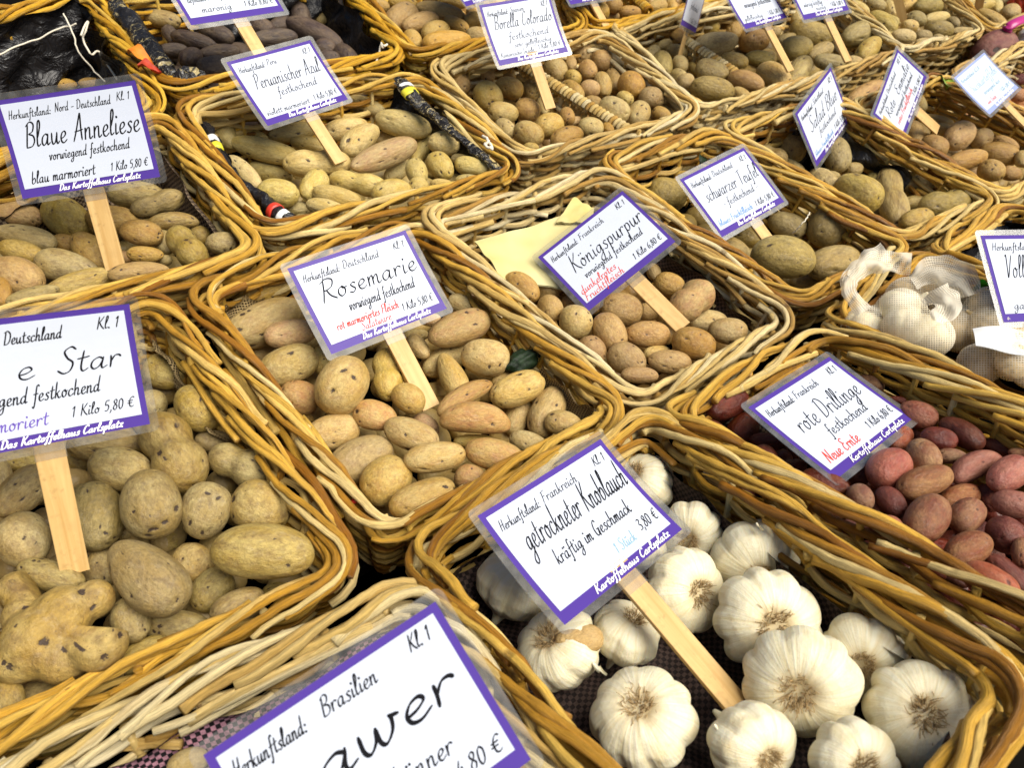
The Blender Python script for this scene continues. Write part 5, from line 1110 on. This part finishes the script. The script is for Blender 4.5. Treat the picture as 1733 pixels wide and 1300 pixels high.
mb.grid(np.array(G)); mb.grid(np.array(G)[:, ::-1] - N1 * .0008); o = mb.build('label_band', MAT['band_white']); tag(o, 'plain white band laid over the net bag at the right edge', 'label band')

# ------------------------------------------------------------------ linings: cloth and plastic lying in the baskets
def liner(name, label, cat, bk, s0, s1, mat, h0=.012, h1=None, inset=.011, wrinkle=.002, floor=False, grp=None, top=None):
    """cloth along the inside of the rim from s0 to s1 (0..4 counts the corners RL RR FR FL), down to depth h1"""
    B = BASK[bk]; R = B['rim']; mk = list(R.mark) + [R.mark[0] + R.len]
    for i in range(1, 5):
        while mk[i] < mk[i - 1]: mk[i] += R.len
    def pos(s): i = int(min(s, 3.999)); return mk[i] + (mk[i + 1] - mk[i]) * (s - i)
    h1 = h1 or B['H'] - .004; a = np.linspace(pos(s0), pos(s1), max(20, int((pos(s1) - pos(s0)) / .006))); nh = max(8, int((h1 - h0) / .006)); G, A = [], []
    ph = [(random.uniform(20, 120), random.uniform(20, 160), random.random() * 6.28) for _ in range(9)]
    edge = smooth_noise(len(a), 4, .004)
    for h in np.linspace(0, 1, nh):
        hh = h0 + edge * (1 - h) + (h1 - h0) * h; w = sum(np.sin(a * p + h * (h1 - h0) * q + r) for p, q, r in ph) * wrinkle / 2
        G.append(R.P(a, hh, -inset + w - (.006 if h == 0 else 0))); A.append(np.c_[a, hh, np.zeros(len(a))])
    mb = MB(); G = np.array(G); mb.grid(G, np.array(A)); mb.grid(G[:, ::-1] + np.array(R.n) * 0 - R.out(a)[None] * -.0007, np.array(A)[:, ::-1])
    if floor:
        q = [R.P(np.array([mk[i]]), B['H'] - .012, -.004)[0] for i in range(4)]; G, A = [], []
        for v in np.linspace(-.0, 1., 60):
            l, r = q[3] * (1 - v) + q[0] * v, q[2] * (1 - v) + q[1] * v
            G.append([l * (1 - u) + r * u + R.n * (.003 * sin(u * 19 + v * 7) + .002 * sin(v * 31 - u * 11) + .006 * max(0, sin(u * 9 - v * 6 + 1)) ** 6) for u in np.linspace(0, 1, 60)])
            A.append([(u * np.linalg.norm(q[2] - q[3]), v * np.linalg.norm(q[0] - q[3]), 0) for u in np.linspace(0, 1, 60)])
        mb.grid(np.array(G), np.array(A))
    o = mb.build(name, MAT[mat]); tag(o, label, cat, grp); return o
liner('checked_cloth', 'dark brown checked cloth under the loose garlic bulbs', 'cloth', 'garl', 0., 4., 'check_brown', .03, None, .011, .0015, True)
liner('checked_cloth', 'pink and black checked cloth hanging inside the lower left basket', 'cloth', 'cass', 0., 1.02, 'check_pink', .018, .10, .012, .0015)
liner('sacking', 'brown checked sacking along the right inside of the basket under the large left sign', 'sacking', 'anna', .5, 1.92, 'check_tan', .02, .085, .014, .002)
liner('sacking', 'brown checked sacking at the back left of the basket under the large left sign', 'sacking', 'anna', 0., .48, 'check_tan', .045, .09, .014, .002)
liner('checked_cloth', 'dark checked cloth at the right side of the basket with the yellow paper bag', 'cloth', 'king', 1.2, 1.9, 'check_brown', .022, .09, .013, .002)
liner('checked_cloth', 'dark checked cloth along the back of the red potato basket', 'cloth', 'red', 0.03, 1.0, 'check_tan', .03, .09, .012, .002)
liner('burlap_liner', 'coarse burlap in the rear left corner of the basket of long tan potatoes', 'burlap', 'rose', .02, .24, 'burlap', .022, .08, .012, .002)
liner('burlap_liner', 'coarse burlap at the right rim of the basket of long tan potatoes', 'burlap', 'rose', 1.72, 1.98, 'burlap', .012, .07, .014, .003)
liner('burlap_liner', 'coarse burlap strip behind the sign of the front left basket', 'burlap', 'star', 1.05, 1.5, 'burlap', .03, .1, .012, .003)
liner('plastic_sheet', 'black plastic sheet over the back wall of the top left basket', 'plastic sheet', 'bag', .2, 1.75, 'plastic_black', -.002, .12, .016, .004)
liner('plastic_sheet', 'black plastic lining the right side of the dark purple potato basket', 'plastic sheet', 'dark', .35, 1.98, 'plastic_black', .0, .115, .018, .005)
liner('plastic_sheet', 'black plastic lining the right side of the pale finger potato basket', 'plastic sheet', 'azul', .86, 1.97, 'plastic_black', .006, .11, .02, .004)
liner('plastic_sheet', 'black plastic lining the left side of the pale finger potato basket', 'plastic sheet', 'azul', 3.0, 3.98, 'plastic_black', .02, .11, .015, .004)
liner('plastic_sheet', 'black plastic at the back of the basket of few large potatoes', 'plastic sheet', 'teufel', 2.95, 3.97, 'plastic_black', .03, .12, .014, .005)
liner('plastic_sheet', 'black plastic along the right side of the gnarled potato basket', 'plastic sheet', 'salad', .6, 1.6, 'plastic_black', .03, .12, .014, .005)
liner('plastic_sheet', 'crumpled black plastic in the basket at the right edge', 'plastic sheet', 'plas', 0.02, 3.98, 'plastic_black', .01, .12, .02, .006, True)
def bed(bk, d, label, mat='board_dark'):
    B = BASK[bk]; q = B['q']; n = B['n']
def roll(px, bk, rad, label, mat, bands=(), dz=.0, white=None, flat=1., ref=None):
    """rolled down edge of a bag lying along the pixel path"""
    B = BASK[bk]; P = catmull(np.array([on_plane(x, y, B['n'], B['p0'] - B['n'] * z) for x, y, z in px]), 12); k = len(P)
    root = empty('bag_roll', P[0]); tag(root, label, 'plastic bag'); inv = Matrix.Translation((-P[0]).tolist())
    r = np.interp(np.linspace(0, 1, k), np.linspace(0, 1, len(rad)), rad)
    P = P + np.array([smooth_noise(k, 6, .0008) for _ in range(3)]).T
    mb = MB(); mb.tube(P, r * (1 + smooth_noise(k, 7, .06)), B['n'] if ref is None else ref, 18, flat=flat)
    v = np.concatenate(mb.v); nz = sum(np.sin(v @ RNG.normal(size=3) * RNG.uniform(250, 700) + RNG.uniform(0, 6)) for _ in range(10)) * .0005
    c = np.repeat(P, 18, axis=0); dirs = v - c; dirs /= np.linalg.norm(dirs, axis=1)[:, None]; mb.v = [v + dirs * nz[:, None]]
    o = mb.build('rolled_plastic', MAT[mat], root); o.data.transform(inv)
    for f0, f1, m_ in bands:
        i0, i1 = int(f0 * (k - 1)), max(int(f1 * (k - 1)), int(f0 * (k - 1)) + 1)
        seg = np.array([P[i0] + (P[i1] - P[i0]) * t for t in np.linspace(0, 1, 5)]); mb = MB(); mb.tube(seg, np.interp(np.linspace(f0, f1, 5), np.linspace(0, 1, k), r) * 1.13 + .0005, B['n'] if ref is None else ref, 18, flat=flat); o = mb.build('printed_band', MAT[m_], root); o.data.transform(inv)
    if white:
        Q = catmull(np.array([on_plane(x, y, B['n'], B['p0'] - B['n'] * z) for x, y, z in white]), 14); Q = Q + np.array([smooth_noise(len(Q), 9, .0006) for _ in range(3)]).T
        mb = MB(); mb.tube(Q, .0016, B['n'], 6); o = mb.build('seam_cord', MAT['string_white'], root); o.data.transform(inv)
    return root
roll([(348, 212, .018), (362, 240, .018), (372, 265, .018), (404, 306, .018), (438, 334, .016), (470, 362, .012), (492, 374, .011), (520, 381, .012)], 'azul', [.007, .0068, .0065, .0065, .0085, .0095, .008, .003], 'black rolled bag edge with printed rings along the left of the pale finger potatoes', 'plastic_black',
     [(.13, .16, 'band_white'), (.19, .23, 'band_yellow'), (.68, .72, 'band_red'), (.77, .81, 'band_white')])
roll([(672, 132, -.008), (690, 152, -.006), (722, 186, -.002), (778, 232, .0), (826, 272, .0), (850, 290, .004)], 'azul', [.006, .011, .009, .007, .006, .005], 'black printed bag edge with a white seam cord right of the pale finger potatoes', 'plastic_printed',
     [(.16, .19, 'band_white'), (.23, .27, 'band_yellow')], white=[(668, 140, .0), (690, 160, -.004), (720, 182, .004), (778, 232, .016), (806, 262, .014), (840, 292, .006)], flat=.6)
roll([(196, 8, -.006), (222, 40, -.006), (252, 80, -.006), (280, 118, -.004), (300, 136, .0)], 'dark', [.012, .015, .014, .013, .009], 'speckled black bag edge rolled along the left of the dark purple potatoes', 'plastic_printed')
roll([(296, 140, .0), (318, 130, -.004), (338, 133, -.002), (352, 142, .004)], 'dark', [.009, .013, .011, .006], 'crumpled end of a black bag at the front left of the purple potatoes', 'plastic_printed')
# strings
def string(px, bk, label, r=.0012):
    B = BASK[bk]; P = catmull(np.array([on_plane(x, y, B['n'], B['p0'] - B['n'] * z) for x, y, z in px]), 10)
    P = P + np.array([smooth_noise(len(P), 5, .0007) for _ in range(3)]).T; mb = MB(); mb.tube(P - P[0], r, B['n'], 6); o = mb.build('string', MAT['string_white']); o.location = P[0]; tag(o, label, 'string')
string([(-10, 94, .03), (30, 78, .026), (70, 62, .02), (106, 46, .012), (130, 40, .008)], 'bag', 'long white string across the black plastic sheet, top left')
string([(108, 22, .0), (118, 44, .006), (128, 72, .02), (136, 92, .03), (160, 120, .05), (178, 138, .055)], 'bag', 'white string falling straight down the black sheet, top left')
string([(136, 60, .0), (148, 36, -.004), (146, 50, .0), (140, 66, .01), (148, 84, .015), (156, 92, .02), (166, 86, .02), (180, 108, .03), (200, 136, .04)], 'bag', 'knotted white string hanging from the corner of the black sheet', .0015)
string([(646, 72, -.01), (650, 78, -.014), (655, 74, -.012), (648, 80, -.012), (644, 76, -.01), (640, 98, .0), (634, 108, .004)], 'dark', 'white string knot at the corner of the purple potato basket', .0017)
string([(818, 230, -.012), (824, 234, -.016), (826, 242, -.014), (820, 244, -.012), (828, 250, -.012), (834, 252, -.01), (826, 238, -.014)], 'azul', 'white string knot on the rim right of the pale finger potatoes', .002)
string([(1342, 395, .02), (1356, 380, .0), (1366, 368, -.006), (1370, 360, -.008)], 'teufel', 'thin dry stalk standing between the large olive potatoes', .0009)
# the yellow paper bag behind its sign
def paper_bag():
    B = BASK['king']; cor = [(802, 410, .032), (1000, 352, .03), (1016, 505, .062), (850, 470, .040)]
    q = [on_plane(x, y, B['n'], B['p0'] - B['n'] * z) for x, y, z in cor]; root = empty('paper_bag', q[0]); tag(root, 'crumpled yellow paper bag tucked behind the sign in the round brown potatoes', 'paper bag')
    def sheet(q, name, nu=26, nv=18, th=.002):
        mb = MB(); G = []
        for w in np.linspace(0, 1, nv):
            G.append([(q[0] * (1 - u) + q[1] * u) * (1 - w) + (q[3] * (1 - u) + q[2] * u) * w + B['n'] * (.0022 * sin(u * 9 + w * 4) + .0015 * sin(w * 13 - u * 7) + .003 * abs(((u * 3.3 + w * 1.4) % 1) - .5)) for u in np.linspace(0, 1, nu)])
        G = np.array(G) - q0; mb.grid(G); mb.grid(G[:, ::-1] - B['n'] * th); mb.build(name, MAT['paper_yellow'], root)
    q0 = q[0]; sheet(q, 'front')
    f = [on_plane(x, y, B['n'], B['p0'] - B['n'] * z) for x, y, z in ((940, 378, .028), (972, 333, .022), (1006, 352, .026), (1000, 380, .03))]
    sheet(f, 'folded_corner', 8, 8)
    f = [on_plane(x, y, B['n'], B['p0'] - B['n'] * z) for x, y, z in ((862, 458, .020), (900, 440, .02), (925, 470, .03), (880, 475, .034))]
paper_bag()
# leaves and scraps
def leaf(px, bk, size, label, mat, dz, ang, name='leaf', stretch=1.8):
    B = BASK[bk]; c = on_plane(px[0], px[1], B['n'], B['p0'] + B['n'] * dz); x = np.array((cos(ang), sin(ang), 0)); x = unit(x - B['n'] * (x @ B['n'])); y = np.cross(B['n'], x); G = []
    for i in range(11):
        t = i / 10; w = sin(pi * t ** .8) * .5
        G.append([(t - .5) * size * stretch * x + s * w * size * y + B['n'] * size * (.25 * s * s + .35 * sin(t * 5) + .08 * sin(s * 9 + t * 14)) for s in np.linspace(-1, 1, 9)])
    mb = MB(); G = np.array(G); mb.grid(G); mb.grid(G[:, ::-1] - B['n'] * .0006); o = mb.build(name, MAT[mat]); o.location = c; tag(o, label, 'leaf' if 'leaf' in name else name.replace('_', ' ')); return o
leaf((238, 98), 'dark', .021, 'orange dry leaf caught on the rim of the purple potato basket', 'leaf_orange', .016, -1.0, 'dry_leaf')
leaf((253, 116), 'dark', .016, 'dark red dry leaf below the orange one on the rim', 'leaf_red', .014, -.6, 'dry_leaf')
leaf((1592, 140), 'sweet', .030, 'small yellow green leaf left of the faded bluish sign', 'leaf_green', -.01, 1.0)
leaf((1190, 272), 'teufel', .018, 'dark green leaf at the back of the basket of few large potatoes', 'green_net', -.03, .4)
leaf((1668, 490), 'nets', .028, 'bright green plastic scrap left of the upright sign', 'green_plastic', .01, 1.2, 'plastic_scrap', 1.2)
def lump(name, label, cat, px, bk, r, mat, dz, seed, sq=(1, 1, 1)):
    B = BASK[bk]; d, f = ICO[4]; g = np.random.default_rng(seed); h = sum(g.uniform(-.06, .06) * np.sin(d @ g.normal(size=3) * g.uniform(3, 9)) for _ in range(14)); v = d * (1 + h)[:, None] * np.array(sq) * r
    o = link_mesh(name, v, f, MAT[mat]); o.location = on_plane(px[0], px[1], B['n'], B['p0'] + B['n'] * dz); tag(o, label, cat); return o
lump('green_netting', 'dark green netting bundle at the right rim of the long tan potatoes', 'netting', (884, 612), 'rose', .016, 'green_net', -.03, 4, (1.5, .8, .8))
lump('red_fluff', 'small tuft of red fluff at the left rim of the long tan potatoes', 'fluff', (604, 846), 'rose', .004, 'band_red', -.004, 5, (1.4, .7, .6))
# the pink bag in the top right corner
def handle_bag():
    B = BASK['last']; root = empty('carrier_bag', on_plane(1728, 55, B['n'], B['p0'])); tag(root, 'magenta carrier bag with a loop handle at the top right edge', 'carrier bag'); inv = Matrix.Translation((-root.location))
    P = catmull(np.array([on_plane(x, y, B['n'], B['p0'] + B['n'] * z) for x, y, z in ((1702, 58, .0), (1706, 46, .02), (1722, 36, .03), (1742, 30, .03), (1765, 34, .03))]), 8); mb = MB(); mb.tube(P, .011, B['n'], 10, flat=.5); o = mb.build('handle', MAT['magenta_plastic'], root); o.data.transform(inv)
    d, f = ICO[4]; g = np.random.default_rng(4); h = sum(g.uniform(-.05, .05) * np.sin(d @ g.normal(size=3) * g.uniform(3, 9)) for _ in range(12))
    c = on_plane(1762, 66, B['n'], B['p0'] - B['n'] * .01); o = link_mesh('bag_body', d * (1 + h)[:, None] * np.array((.05, .05, .03)) + c, f, MAT['band_white'], root); o.data.transform(inv)
handle_bag()
lump('red_vegetable', 'bright orange red thing at the very top right corner', 'vegetable', (1728, 2), 'last', .028, 'leaf_red', .0, 9)
